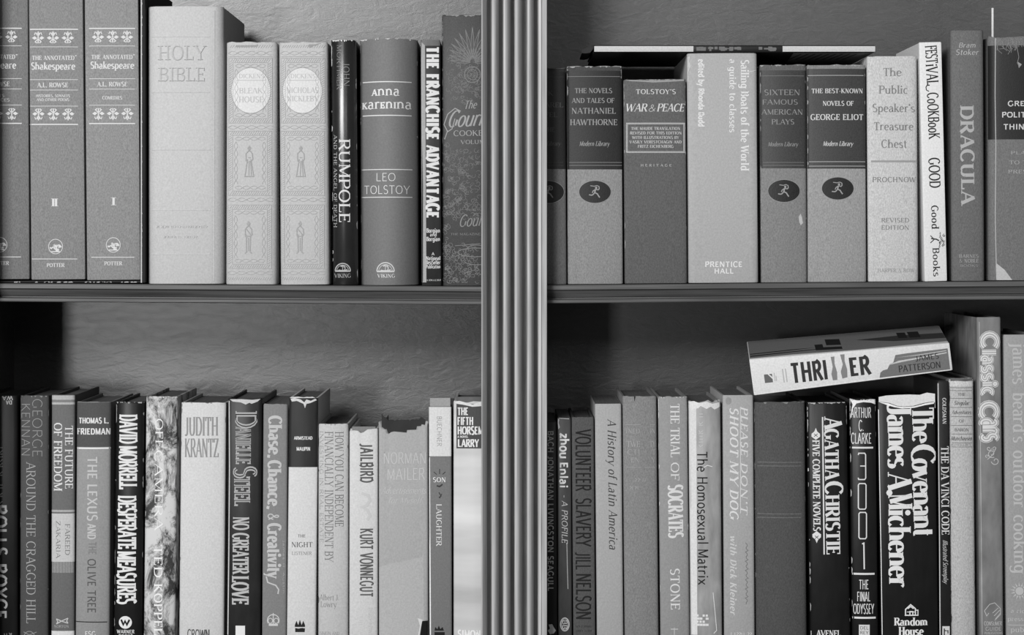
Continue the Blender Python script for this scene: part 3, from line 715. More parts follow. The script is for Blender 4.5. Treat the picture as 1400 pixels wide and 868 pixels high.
for i in range(15):                                        # crown of pointed leaves above a pear
    a = math.radians(90 + (i - 7) * 12); L_ = 50 - abs(i - 7) * 2.6
    def lf(r, s_): return (646 + L_ * r * math.cos(a) * (.75 + .25 * r) + s_ * math.sin(a), 86 - L_ * r * math.sin(a) + s_ * math.cos(a))
    q += [LN(.8, lf(.12, 0), lf(.35, 2), lf(.65, 1.8), lf(1, 0), lf(.65, -1.8), lf(.35, -2), lf(.12, 0)), LN(.5, lf(.15, 0), lf(.9, 0))]
q += [ARC(646, 102, 11, 11, 0, 360, 1.1), ARC(646, 102, 7, 7, 0, 360, .8)]
q += scrolls(612, 656, 66, 140, 150)
q += scrolls(612, 656, 205, 300, 190) + scrolls(606, 656, 335, 386, 130) + scrolls(606, 614, 195, 385, 60)
q += [ARC(650, 345, 24, 6, 0, 360, .9, 24), ARC(652, 357, 17, 5, 180, 360, .9), ARC(652, 340, 13, 5, 0, 180, .9), LN(.8, (622, 336), (657, 333))]
b.part('ornament', ol, q, 1, .0001)
b.part('title', mat('foil', 150), [B2('The', (634, 149), (651, 148), 11, SCR), B2('Gourmet', (611, 174), (686, 170), 22, st(.12, .06, 0, 0, .4, 0)), ('t', 'COOKBOOK', (620, 186), (687, 185), 7.5, SER), ('t', 'VOLUME', (630, 197), (668, 196.5), 5.5, SER)], 1.5)
b.part('ornament', mat('foil', 150), [LN(1.2, (630, 152), (622, 148), (612, 156), (607, 170), (612, 180), (618, 176), (622, 162)), LN(1.1, (612, 178), (608, 190), (604.5, 186))], 1.5)
b.part('publisher', mat('foil', 128), [B2('Gourmet', (627, 310), (684, 307), 16, SCR), H('THE MAGAZINE OF GOOD', 616, 684, 318.5, 321.5, SER), H('PUBLISHED BY', 638, 680, 285.5, 288.5, SER)], 1.5)
b.wear(4, 140)
# ======================================================= upper shelf, second bay
ML = 'matching cloth novels with a dark label block and running figure emblem'
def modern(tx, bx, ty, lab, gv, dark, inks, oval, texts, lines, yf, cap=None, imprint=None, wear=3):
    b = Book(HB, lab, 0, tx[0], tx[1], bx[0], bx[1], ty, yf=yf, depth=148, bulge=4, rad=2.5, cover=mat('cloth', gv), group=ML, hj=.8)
    if cap: b.band(ty + .6, lines[0], mat('cloth', cap), 'headcap_band', .3)
    lb = b.band(lines[0], lines[-1], mat('leather', dark), 'label_block', .6)
    l, r = oval[0] - 60, oval[0] + 60
    q = []
    b.part('rule', INK(inks - 25), [LN(.7, (min(tx[0], bx[0]) + 1.5, yy), (max(tx[1], bx[1]) - 1.5, yy)) for yy in (lines[1], lines[2], lines[3])], 1.4, under=lb)
    b.part('title', INK(inks), [H(*t) for t in texts], 1.4, under=lb)
    if imprint: b.part('imprint', INK(inks), [H('Modern Library', *imprint, ITA)], 1.4, under=lb)
    eg = b.part('emblem_ground', mat('leather', 36), [EL(oval[0], oval[1], 22, 15.5)], 1)
    b.part('emblem', INK(150), runner(oval[0], oval[1], 15.5) + [ARC(oval[0], oval[1], 22, 15.5, 0, 360, .6, 40)], 1.8, under=eg)
    if wear: b.wear(wear, 160)
    return b
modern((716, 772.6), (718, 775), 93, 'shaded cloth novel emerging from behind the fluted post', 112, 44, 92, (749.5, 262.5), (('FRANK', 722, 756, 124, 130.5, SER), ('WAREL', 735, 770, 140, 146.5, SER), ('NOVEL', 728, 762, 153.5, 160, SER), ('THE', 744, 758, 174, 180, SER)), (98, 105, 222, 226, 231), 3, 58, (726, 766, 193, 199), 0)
modern((774.6, 850.8), (776.6, 851.8), 90.5, 'novel with a black label block, second along from the fluted post', 138, 40, 150, (813.5, 262.3), (('THE NOVELS', 786, 837, 120.5, 127.2, SER), ('AND TALES OF', 782, 840, 134, 140.6, SER), ('NATHANIEL', 781.5, 842, 147.5, 155.3, SER), ('HAWTHORNE', 779.5, 844, 163, 171, SER)), (96.5, 104.5, 222, 226, 231.5), 0, 72, (792, 833, 193, 199.5))
b = Book(HB, 'plain dark grey cloth book with a boxed paragraph below its two-line title', 0, 852.4, 937.6, 854, 940, 108.5, yf=-.5, depth=165, bulge=2.5, rad=3, cover=mat('cloth', 94), group=UR, hj=.8)
iv = INK(218)
b.part('title', iv, [H("TOLSTOY'S", 869.5, 924, 122, 128.5, SERB), B2('WAR', (855, 152.3), (884, 152.3), 10.6, st(.17, .06, .05, .04, .22, .03)), B2('&', (886, 152.3), (896, 152.3), 9, ITA), B2('PEACE', (898, 152.3), (935, 152.3), 10.6, st(.17, .06, .05, .04, .22, .03))])
b.part('boxed_note', INK(205), [H(t, a, z, y - 2, y + 2, SERB) for t, a, z, y in (('THE MAUDE TRANSLATION', 863, 930, 175.6), ('REVISED FOR THIS EDITION', 861.5, 932, 181.7), ('WITH ILLUSTRATIONS BY', 864.5, 928.5, 187.9), ('VASILY VERESTCHAGIN AND', 861, 932, 194), ('FRITZ EICHENBERG', 872, 921, 200))])
q = [FR(856.4, 168, 936.4, 208.6, .5), FR(858, 169.6, 934.8, 207, .5)] + rope(857, 168.8, 936, 168.8, 1.9, 1.6, .8) + rope(857, 207.8, 936, 207.8, 1.9, 1.6, .8) + rope(857.2, 169, 857.2, 208, 1.9, 1.6, .8) + rope(935.6, 169, 935.6, 208, 1.9, 1.6, .8)
b.part('note_border', INK(200), q); b.part('publisher', INK(180), [H('HERITAGE', 876, 918, 224.3, 227.6, st(.2, .1, .05, .05, 0, .5))])
b.part('torn_headcap', mat('worn', 150), [PG((853.5, 109), (870, 109.2), (885, 110), (905, 109.5), (925, 109), (936, 108.7), (935, 110.5), (915, 111.8), (893, 112.8), (880, 111.8), (862, 111))], 1)
b.wear(3, 150)
b = Book(HB, 'tall pale grey jacket with white sideways lettering, supporting the flat-lying book', 0, 938.6, 1035.6, 942, 1036.6, 72.6, yf=-1, depth=200, bulge=1.6, rad=4.5, cover=mat('paper', 168), group=UR)
iv = INK(232)
b.part('title', iv, [V('Sailing Boats of the World', 82, 233, 1013, 1024, SERB), V('a guide to classes', 81, 181, 997.5, 1006.5, SERB)])
b.part('author', iv, [V('edited by Rhonda Budd', 81, 173, 955, 963, SANB)]); b.part('publisher', iv, [H('PRENTICE', 964, 1015, 357.5, 365, SANB), H('HALL', 976.5, 1003, 367, 374, SANB)])
b.part('torn_edge', mat('worn', 190), [PG((940, 78), (943.5, 76), (942.5, 84), (944.5, 90), (941.5, 98), (942, 108), (940, 112)), PG((1018, 99), (1026, 97), (1034, 95.6), (1034, 96.6), (1026, 98.6))], 1)
modern((1039, 1102.2), (1041, 1104), 88.5, 'novel with a lettered dark label block and a pale scuff beside its running figure', 128, 62, 140, (1072, 261), (('SIXTEEN', 1045, 1094, 122.5, 130, SER), ('FAMOUS', 1042.5, 1091, 136, 142.8, SER), ('AMERICAN', 1041.5, 1098, 149.5, 156.5, SER), ('PLAYS', 1055, 1086, 163, 170, SER)), (96, 103.6, 222, 226, 230), 1, 96, (1050, 1091, 194, 200)).part('pale_scuff', mat('worn', 185), [PG((1092, 296), (1095, 292), (1097, 298), (1098, 305), (1095, 308), (1093, 304))], 1.5)
modern((1103.4, 1184), (1105, 1185), 88.5, 'brightest of the running-figure novels, standing against the pale tan book', 150, 62, 215, (1145.5, 257.6), (('THE BEST-KNOWN', 1110, 1180, 121, 127.3, SERB), ('NOVELS OF', 1125, 1167, 138, 144.5, SERB), ('GEORGE ELIOT', 1108.5, 1180.5, 156, 164, SERB)), (94, 103, 221, 227, 230.5), 0, 128, (1125, 1166, 193, 199.5))
b = Book(HB, 'pale tan cloth book whose grey title runs down five centred lines', 0, 1185.4, 1254.4, 1187.6, 1256.2, 77, yf=-.5, depth=150, bulge=3, rad=4, cover=mat('cloth', 192), group=UR, hj=.5)
ik = INK(128)
b.part('title', ik, [H('The', 1207.5, 1232.5, 93, 104, SER), H('Public', 1202, 1241, 117, 128, SER), H("Speaker's", 1193, 1251, 142, 153, SER), H('Treasure', 1195, 1249, 167, 178, SER), H('Chest', 1205, 1240, 191, 202, SER)])
b.part('author', ik, [H('PROCHNOW', 1193, 1252, 242, 249, SERB)]); b.part('edition', ik, [H('REVISED', 1205, 1243, 298, 304, SERB), H('EDITION', 1205, 1243, 308, 314, SERB)])
b.part('publisher', INK(150), [H('HARPER & ROW', 1200, 1250, 367, 372, SERB)]); b.part('rule', INK(150), [LN(2.6, (1191, 220.5), (1253.5, 220.5))])
b = Book(PBK, 'slim white leaning paperback with black hand-drawn capitals down its spine', 0, 1256.4, 1287.2, 1264.4, 1295, 57.6, yf=0, depth=150, bulge=.6, rad=1, cover=mat('paper', 222), hard=False, group=UR)
ik = INK(38); hd = st(.13, .08, .05, .04)
b.part('title', ik, [B2('FEST', (1264.5, 63), (1266.5, 87), 16, hd), B2('iVAL', (1265.5, 88), (1267.5, 117), 16, hd), LN(1.2, (1269, 114), (1266, 119), (1266.5, 123), (1270, 125)), B2('CoOKBooK', (1267.5, 127), (1270, 190), 15, hd)])
b.part('imprint', ik, [B2('GOOD', (1269.5, 216), (1271, 257), 15, hd), B2('Good', (1273, 281), (1274, 313), 9.5, SERB), B2('Books', (1275, 339), (1276.3, 378), 9, SERB)])
rnd = random.Random(5); q = [LN(1.8, (1273, 326), (1280, 327), (1284, 329)), LN(1.2, (1272, 322), (1277, 327)), LN(1.2, (1272, 332), (1277, 327.5))]
for i in range(22):
    a = rnd.uniform(-1.5, 1.5); r = rnd.uniform(2, 8); q.append(curl(1284 + r * math.cos(a), 328 + r * 1.25 * math.sin(a), 1.7, a, .6, .7, 1))
b.part('tree_emblem', INK(60), q)
b = Book(HB, 'tall mid-grey cloth book with pale capitals reading down, beside the slim white paperback', 0, 1300, 1345.6, 1302, 1347, 41.5, yf=3, depth=175, bulge=3, rad=5, cover=mat('cloth', 106), group=UR)
iv = INK(172)
b.part('author', iv, [H('Bram', 1310.5, 1334, 58.3, 65, st(.16, .08, .05, .04, .2)), H('Stoker', 1306.5, 1338, 67.6, 75, st(.16, .08, .05, .04, .2))])
b.part('title', iv, [B2('DRACULA', (1313, 145), (1314.5, 279), 18, st(.26, .1, .09, .06, 0, .1))]); b.part('publisher', INK(150), [H('BARNES', 1311.5, 1338, 347.6, 352.4, SERB), H('& NOBLE', 1311.5, 1338, 354, 359, SERB), H('BOOKS', 1312.5, 1337.5, 361.5, 364.5, SERB)])
b = Book(HB, 'broad worn book with a black upper block and frayed top, last before the picture edge', 0, 1352, 1446, 1353, 1447, 50, yf=-1, depth=180, bulge=4.5, rad=9, cover=mat('cloth', 112), group=UR, hj=1.6)
b.band(62, 190.5, mat('leather', 36), 'label_block', .4)
iv = INK(215)
b.part('title', iv, [H('GREAT', 1378, 1417, 138, 145, SANB), H('POLITICAL', 1370, 1428, 153, 160.5, SANB), H('THINKERS', 1372, 1430, 169.5, 177, SANB)], 1.2)
b.part('subtitle', INK(165), [H('PLATO', 1382, 1418, 206.5, 211, SERB), H('TO THE', 1380, 1418, 219.5, 224.5, SERB), H('PRESENT', 1378.5, 1425, 232, 237, SERB)], 1.2)
b.part('crease', mat('worn', 180), [LN(1.0, (1361.5, 52), (1361, 130), (1362, 200), (1361.3, 300), (1363, 383)), PG((1363, 360), (1368, 364), (1374, 369), (1379, 376), (1384, 383), (1363, 383))], 1.2)
rnd = random.Random(9); q = []
for i in range(40):
    x = rnd.uniform(1363, 1400); y = 55 + rnd.uniform(-4, 8); q.append(LN(.7, (x, y), (x + rnd.uniform(-3, 5), y + rnd.uniform(1, 6)), (x + rnd.uniform(-3, 7), y + rnd.uniform(4, 12))))
q += [LN(.8, (1390, 62), (1393, 78), (1391, 86), (1394, 92)), PG((1391, 84), (1397, 88), (1393, 93))]
b.part('frayed_cloth', mat('worn', 150), q, 1.6, .0004)
bm_z = b.Z + b.H - .0028
o = box('bookmark', WX(1353.4, .1), WX(1355.9, .1), .09, .0925, bm_z, WZ(12, .1), mat('paper', 225), None, .0002)
o['label'] = 'thin white card sticking up out of the broad frayed book'; o['category'] = 'bookmark'
# book lying flat on top of the row
Yb = -.003; kb = (D + Yb) / D
b = Book(HB, 'thin wide book lying flat across the tops of the upright books', 0, 812, 1197, 812, 1197, 60, yf=-3, depth=205, bulge=.8, rad=.9, cover=mat('gloss', 30), group=UR,
         lean=(WX(812, Yb), WZ(66.6, Yb), PI / 2, 385 * S * kb, 4.9 * S * kb), pages=mat('pages', 190))
for xa, xb in ((812.5, 948), (1070, 1196.5)): b.part('jacket_spine', mat('paper', 196), [RC(xa, 63, xb, 70.6)], .6)
rnd = random.Random(4); q = []
for i in range(26):
    x = rnd.uniform(950, 1064); q.append(RC(x, rnd.uniform(63.5, 66), x + rnd.uniform(1.5, 8), rnd.uniform(67, 70)))
b.part('jacket_print', mat('paper', 110), q, .6)
zz = WZ(71.5, Yb) - .0004
# printed lower board, seen from below
def under(name, pts, m, dz=0):
    v = [(WX(x), y, zz - dz) for x, y in pts]; o = fix2(link(name, v, [tuple(range(len(v)))], m, None)); o.parent = b.e
    from mathutils import Matrix
    o.matrix_parent_inverse = (Matrix.Translation(b.e.location) @ Matrix.Rotation(PI / 2, 4, 'Y')).inverted(); return o
under('printed_panel', [(1085, 0), (1194, 0), (1194, .2), (1100, .2)], mat('paper', 150), .00005)
for i in range(9): under('printed_line', [(1096 + i * 9.5, .012), (1099 + i * 9.5, .012), (1093 + i * 9.5, .09), (1090 + i * 9.5, .09)], mat('paper', 70), .00012)
v = []; f = []
for i, (px, py) in enumerate([(813, 62.2), (808, 63.6), (802, 65.6), (797, 69), (795, 73.5), (800, 74), (806, 73.2), (809, 70)]):
    v += [(WX(px, .04), .03, WZ(py, .04)), (WX(px, .04), .12, WZ(py, .04))]
n = 8
f = [tuple(range(0, 16, 2)), tuple(range(15, 0, -2))] + [(2 * i, 2 * i + 1, 2 * ((i + 1) % n) + 1, 2 * ((i + 1) % n)) for i in range(n)]
o = fix(link('bent_jacket_corner', v, f, mat('gloss', 26))); o.parent = b.e
from mathutils import Matrix
o.matrix_parent_inverse = (Matrix.Translation(b.e.location) @ Matrix.Rotation(PI / 2, 4, 'Y')).inverted()
# ======================================================= lower shelf, first bay
b = Book(HB, 'black jacket cut off by the picture edge, first in the lower row', 1, -30, 24, -28, 23, 541, yf=1, depth=150, bulge=4, rad=3, cover=mat('gloss', 22), group=LL)
b.part('title', INK(190), [B2('ROLLS-ROYCE', (-8, 690), (-8, 846), 17, SANB)]); b.part('author', INK(170), [B2('WA', (17, 541.5), (3, 541.5), 5.5, SANB), B2('DA', (16, 547.5), (8, 547.5), 5.5, SANB)])
b.part('subtitle', INK(150), ILL(-3, 4, 612, 690, True)); b.part('publisher', INK(140), ILL(6, 19, 865, 870))
b = Book(HB, 'dark grey cloth spine with thin sideways capitals, between the black jacket and the pale-banded book', 1, 26, 67.5, 27.5, 64, 541, yf=0, depth=150, bulge=4, rad=3, cover=mat('paper', 74), group=LL, hj=1)
iv = INK(138)
b.part('author', iv, [V('GEORGE', 545, 625, 44.5, 57.5, SANL), V('KENNAN', 551, 624, 29, 41, SANL)]); b.part('title', INK(158), [V('AROUND THE CRAGGED HILL', 632, 852, 36, 48.5, SERL)])
b.part('emblem', INK(130), [ARC(40, 873, 8, 10, 20, 160, 1), LN(1, (32, 864), (40, 868), (50, 864))]); b.wear(4, 130)
b = Book(HB, 'slim grey jacket with a pale author band and a light strip at its head', 1, 69.6, 102.4, 70, 100.6, 539.8, yf=-.5, depth=150, bulge=2.5, rad=3, cover=mat('paper', 100), group=LL)
b.band(540.6, 553, mat('paper', 168), 'head_band', .3); b.band(546.4, 550, mat('paper', 120), 'head_band', .6); b.band(697, 700, mat('paper', 160), 'band_edge', .3); b.band(702, 768, mat('paper', 184), 'author_band', .3); b.band(862.5, 891, mat('paper', 200), 'foot_band', .3)
iv = INK(222)
b.part('title', iv, [V('THE FUTURE', 582, 668, 89, 99.5, SER), V('OF FREEDOM', 578, 671, 73.5, 85, SER)]); b.part('author', INK(110), [V('FAREED', 716, 759, 89, 95.5, SER), V('ZAKARIA', 712, 763, 76.5, 82.5, SER)], 1.4)
b.part('striped_fade', mat('paper', 165), [LN(.9, (72 + 2.1 * i, 768), (72 + 2.1 * i, 783)) for i in range(14)])
b.part('emblem', INK(180), [LN(1.3, (77, 846), (84, 849), (93, 845)), LN(1.3, (77, 853), (84, 849), (93, 852)), LN(1.3, (77, 846), (79, 850), (77, 853)), LN(1.3, (93, 845), (91, 849), (93, 852)), H('NORTON', 74, 94, 854.5, 858, SERL)])
b = Book(HB, 'grey jacket, dark at the head and lighter below a white rule', 1, 103.4, 152, 103, 148, 549.6, yf=-1, depth=150, bulge=4.5, rad=3, cover=mat('paper', 140), group=LL, hj=.5)
b.band(550, 611, mat('paper', 78), 'head_block', .3); iv = INK(226)
b.part('author', iv, [H('THOMAS L.', 107.5, 148, 571, 578.8, SANB), H('FRIEDMAN', 105, 150.5, 585.5, 594, SANB)]); b.part('rule', INK(235), [LN(2, (105, 612.8), (151, 612.8))])
b.part('title', INK(195), [V('THE LEXUS', 624, 712, 119.5, 133, st(.17, .13)), V('AND', 716, 737, 119.5, 131, st(.17, .13))]); b.part('title', INK(118), [V('THE', 741, 758, 121, 131.5, SAN)])
b.part('title', INK(80), [V('OLIVE TREE', 764, 838, 119.5, 131, SAN)]); b.part('rule', INK(40), [LN(1.3, (101, 850), (146, 850.6))]); b.part('publisher', INK(225), [H('FSG', 116, 131, 863, 870, SAN)])
b = Book(HB, 'black jacket whose giant condensed white capitals fill the spine above a round logo', 1, 157.6, 197, 155, 193, 549.5, yf=-1.5, depth=150, bulge=5, rad=3, cover=mat('gloss', 24), group=LL, hj=1)
dm = st(.2, .14, .03, .06, 0, .07)
b.part('title', INK(228), [V('DAVID', 567, 606, 163, 187.5, dm), V('MORRELL', 610, 668, 162.5, 187, dm), V('DESPERATE', 678, 750, 161, 186, dm), V('MEASURES', 754, 825.5, 160, 185.5, dm)])
b.part('emblem', INK(228), [EL(171.3, 850.8, 9, 8.6)]); b.part('emblem', INK(20), [LN(2.6, (165.5, 847), (168.5, 854), (171, 849), (173.5, 854), (177, 847))], 1.6)
b.part('publisher', INK(205), [H('WARNER', 159.5, 183.5, 861, 866, SANB), H('BOOKS', 162, 181.5, 867.2, 872, SANB)]); b.wear(5, 170)
b = Book(HB, 'jacket printed all over in black and pale marbling', 1, 199, 242.6, 196, 238, 542, yf=-1, depth=155, bulge=4, rad=3, cover=mat('marble', 190), group=LL, hj=.6)
b.part('title', INK(240), [V('OFF', 572, 612, 212.6, 223, SER), V('CAMERA', 615, 725, 211.6, 222.5, SER)]); b.part('author', INK(240), [V('TED', 745, 790, 210.5, 222, SERB), V('KOPPEL', 798, 868, 210.5, 222, SERB)]); b.wear(4)
b = Book(HB, 'plain white jacket with a grey two-line author name at its head and nothing below', 1, 246.6, 309.4, 244.6, 305, 550.4, yf=-1, depth=160, bulge=4, rad=3, cover=mat('paper', 198), group=LL, hj=.5)
ik = INK(140); tl = st(.16, .08, .02, .05, 0, .06)
b.part('author', ik, [H('JUDITH', 252.5, 298, 570, 595.5, tl), H('KRANTZ', 252.5, 298.5, 599.5, 625, tl)]); b.part('publisher', INK(75), [H('CROWN', 256, 286.5, 860.5, 873, TALL)]); b.wear(1.5, 120)
b = Book(HB, 'nearly black jacket with outlined grey capitals and a small pale square at its foot', 1, 311.4, 358, 309, 355.6, 545, yf=-2, depth=160, bulge=3.5, rad=2.5, cover=mat('gloss', 36), group=LL, hj=1)
ds = st(.2, .1, .06, .05, 0, .06); dsi = st(.05, .02, 0, 0, 0, .06)
b.part('author', INK(165), [V('D', 563, 585, 322, 351, ds), V('ANIELLE', 584, 634, 322, 343, ds), V('S', 638, 653, 320, 350, ds), V('TEEL', 652, 691, 320, 342, ds)])
b.part('author', INK(36), [V('D', 563, 585, 322, 351, dsi), V('ANIELLE', 584, 634, 322, 343, dsi), V('S', 638, 653, 320, 350, dsi), V('TEEL', 652, 691, 320, 342, dsi)], 1.8)
b.part('title', INK(175), [V('NO', 707, 724, 318.5, 340.5, ds), V('GREATER', 729, 784, 318, 340, ds), V('LOVE', 788, 826, 317, 340, ds)]); b.part('emblem', mat('ink', 215), [RC(322, 855.3, 335, 876)])
b.part('worn_edge', mat('worn', 190), [PG((314, 546), (330, 545.6), (345, 546.6), (356, 545.4), (352, 549), (344, 552), (341, 550.5), (336, 553), (329, 550), (318, 549)), LN(1.4, (313, 548), (313.5, 640), (312.5, 760), (311.2, 868))], 1.5)  # chipped head is wear; the long line paints a highlight on the edge
b = Book(PBK, 'grey paperback with pale blackletter-like title and a crown emblem', 1, 360, 393, 358, 391, 552.4, yf=-1, depth=145, bulge=1.2, rad=2, cover=mat('paper', 124), hard=False, group=LL, hj=.5)
iv = INK(196)
b.part('title', iv, [V('Chase,', 569, 626, 367.5, 385, BLK), V('Chance,', 630, 696, 366.5, 384, BLK), V('&', 702, 711, 366.5, 381, BLK), V('Creativity', 716, 790, 366, 384, BLK), LN(1.8, (364, 788), (366, 796), (371, 798), (377, 800), (381, 806), (380, 812))])
b.part('author', INK(170), [V('James H. Austin', 738, 812, 386.6, 389.4, SAN)])
b.part('emblem', INK(205), [ARC(373.6, 848, 8, 8, -30, 210, 1.2), LN(1.2, (373.6, 838), (373.6, 855)), LN(1.1, (371, 840.5), (376.4, 840.5)), RC(367.5, 852.5, 380, 855.5), ARC(369.6, 848.5, 3, 3.5, 0, 360, .9), ARC(377.6, 848.5, 3, 3.5, 0, 360, .9)])
b = Book(HB, 'two-tone jacket, black over white, with a flame emblem low down', 1, 396, 434.4, 391, 432, 543.4, yf=-1.5, depth=165, bulge=2, rad=2, cover=mat('paper', 202), group=LL, hj=1.2)
b.band(544, 638.6, mat('gloss', 36), 'head_block', .4)
b.part('author', INK(225), [H('ARMISTEAD', 402, 427, 596.5, 601, SANB), H('MAUPIN', 405.5, 424, 611, 616, SANB)], 1.2); ik = INK(95)
b.part('title', ik, [H('THE', 407, 417.5, 730.5, 734.5, SER), H('NIGHT', 398.5, 427, 741, 748, SER), H('LISTENER', 399, 426, 754, 758.5, SERL)])
fl = [PG(*[(403 + 14 * i / 6 + (0), 857 - (2.5 + 6 * (i % 2) + (1.5 if i == 3 else 0))) for i in range(7)] + [(417, 857), (403, 857)]), PG((403.5, 858.4), (408, 859.2), (413, 858.3), (417, 859), (416.5, 864), (403.5, 864))]
b.part('emblem', INK(30), fl)
b.part('worn_edge', mat('worn', 200), [PG((397, 545), (403, 544), (411, 546), (416, 550), (419, 546), (425, 548), (431, 545), (433, 547), (424, 551), (419, 552), (417, 558), (415, 552), (406, 548), (399, 549))], 1.4)
b = Book(HB, 'shorter grey-white jacket with three sideways lines of thin grey capitals', 1, 435.2, 476, 434.4, 476, 579.6, yf=-1, depth=155, bulge=4, rad=3, cover=mat('paper', 184), group=LL, hj=.5)
ik = INK(112)
b.part('title', ik, [V('HOW YOU CAN BECOME', 590, 720, 458, 469.5, SERL), V('FINANCIALLY INDEPENDENT BY', 590, 768, 444, 455.5, SERL), V('INVESTING IN REAL ESTATE', 589, 742, 437, 442, SERL)])
b.part('author', INK(130), [H('Albert J.', 437, 463.5, 813, 820.5, SERL), H('Lowry', 438, 460, 822, 830, SERL)]); b.part('publisher', INK(140), [H('SIMON AND', 437, 464, 863.5, 868, SERL)]); b.wear(1, 90)
b = Book(HB, 'white jacket with a chipped top, blocky dark sideways capitals and a faint squiggle between', 1, 477.6, 516.6, 477.2, 516.4, 586, yf=-1, depth=150, bulge=2.5, rad=2.5, cover=mat('paper', 198), group=LL,
         top=[(477, 589), (484, 588.5), (489, 589), (493, 592), (497, 591), (503, 587), (510, 586.5), (516, 586)])
ik = INK(88)
b.part('title', ik, [V('JAILBIRD', 606.5, 659.5, 492.5, 510, st(.17, .15, 0, 0, 0, .1))]); b.part('author', ik, [V('KURT VONNEGUT', 722.5, 816, 492.5, 510, st(.17, .15, 0, 0, 0, .1))])
b.part('emblem', mat('ink', 190), [LN(4, (494, 674), (503, 677), (506, 684), (501, 691), (495, 693), (502, 697), (506, 705), (502, 711))])
b.part('imprint', INK(185), [V('Delacorte Press', 831, 868, 504, 509, SERL)] + ILL(491, 496, 841, 868, True))
bd = box('board_head', -b.h + .0026, b.h - .0026, b.f(b.h) + .0008, b.f(b.h) + .0036, b.H - .010, b.H + .0018, mat('paper', 120), b.e)
b = Book(HB, 'broad jacket with a ragged torn top exposing the dark board behind it', 1, 517.6, 585, 517.6, 586, 581, yf=-1, depth=160, bulge=2.5, rad=3, cover=mat('paper', 160), group=LL, cover_name='dust_jacket',
         top=[(517, 575), (519, 584), (523, 587), (526, 587), (528, 592), (531, 593.5), (534, 591), (538, 590), (545, 590.5), (556, 591.5), (557, 588), (571, 587.5), (572, 583), (578, 582.5), (579, 580.5), (583, 582), (585, 576)])
b.part('author', INK(186), [H('NORMAN', 524, 583, 618.5, 634, SANL), H('MAILER', 529, 581, 640, 656, SANL)]); b.part('subtitle', INK(182), [H('Advertisements', 521, 582, 666, 675, SCR), H('for Myself', 530, 576, 680, 688, SCR)])
b.part('faded_area', mat('paper', 167), [PG((518, 776), (530, 771), (548, 768), (566, 764), (577, 761), (579, 755), (580, 890), (518, 890))], .4)
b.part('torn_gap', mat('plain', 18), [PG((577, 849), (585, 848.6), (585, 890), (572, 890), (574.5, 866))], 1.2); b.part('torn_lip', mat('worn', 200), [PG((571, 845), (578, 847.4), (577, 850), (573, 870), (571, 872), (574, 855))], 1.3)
c_ = []
hh = b.h - .003; xs = [-hh + 2 * hh * i / 20 for i in range(21)]
rnd = random.Random(8)
y_ = .004
zt_ = [WZ(574.5 - 8 * max(0, 1 - (i / 3.0)) ** 1 * (1 if i < 3 else 0) - (3.5 if i in (18, 19) else 0) + rnd.uniform(-1, 1)) - b.Z for i in range(21)]
v = []; f = []
for x, z in zip(xs, zt_): v += [(x, y_, b.H - .03), (x, y_, z), (x, y_ + .0022, z), (x, y_ + .0022, b.H - .03)]
for i in range(20):
    for j in range(4): f.append((4 * i + j, 4 * i + (j + 1) % 4, 4 * i + 4 + (j + 1) % 4, 4 * i + 4 + j))
f += [(0, 1, 2, 3), (83, 82, 81, 80)]
fix(link('spine_board', v, f, mat('mottle', 46), b.e))  # board grey darkened to carry the shadow behind the torn jacket top
b = Book(PBK, 'narrow spine, white author panel above dark grey, grey block head set back', 1, 586.2, 617, 587.2, 617.6, 555.6, yf=-1.5, depth=140, bulge=1, rad=1.5, cover=mat('paper', 112), hard=False, group=LL)
b.band(556.4, 623.6, mat('paper', 205), 'author_panel', .4)
b.part('author', INK(105), [V('BUECHNER', 569, 610, 597.5, 604, SANL)], 1.2); iv = INK(226)
b.part('title', iv, [H('SON', 592, 609.5, 652.5, 659, SERB), V('LAUGHTER', 689, 746, 596.5, 603.8, SER)], 1.2)
b.part('ornament', INK(55), [LN(1, (601, 641), (601, 648)), LN(1, (593, 645), (597, 648.5)), LN(1, (609, 645), (605, 648.5)), LN(2, (597, 664), (601, 665), (605, 662)), LN(1.2, (600, 673), (603, 678), (600, 680)), LN(1, (604, 675), (601, 681))], 1.2)
b.part('emblem', INK(25), [PG((594, 862), (595, 857), (598, 860), (600, 855), (602, 860), (605, 857), (607, 862)), RC(594, 864, 608, 870)], 1.2); b.part('edge_rub', mat('worn', 225), [LN(1.6, (587, 625), (588.4, 868))], 1.2)
box('head_board', -b.h + .001, b.h - .001, .003, .012, b.H - .002, b.H + .0082, mat('paper', 150), b.e)
b = Book(HB, 'pale landscape-printed jacket with a dark title block, half hidden behind the fluted post', 1, 619.6, 690, 620, 690, 549, yf=.5, depth=160, bulge=2, rad=3, cover=mat('sky', 200), group=LL, hj=1.8)
b.part('title_block', mat('paper', 72), [RC(624, 552, 689, 613)], .4); iv = INK(230); ln_ = dict()
cb = st(.2, .14, 0, 0, 0, .08)
b.part('title', iv, [H('THE', 625.5, 640, 557, 567.5, cb), H('FIFTH', 625.5, 647, 570, 581, cb), H('HORSEMAN', 625.5, 673, 583, 594, cb), H('A NOVEL', 625.5, 640, 595.5, 598.5, SANB)], 1.2)
b.part('author', iv, [H('LARRY', 626, 654.5, 600.5, 611, cb), H('COLLINS', 668, 686, 600.5, 611, cb)], 1.2); b.part('publisher', INK(235), [H('SIMON &', 626, 668, 861.5, 872, cb)], 1.2)
b.part('worn_edge', mat('worn', 205), [PG((621, 549), (628, 548), (636, 550), (646, 553), (658, 549), (670, 550), (660, 555), (646, 556), (632, 553), (624, 552))], 1.3)
box('spine_board', -b.h + .003, b.h - .003, .004, .0062, b.H - .01, b.H + .0045, mat('mottle', 92), b.e)
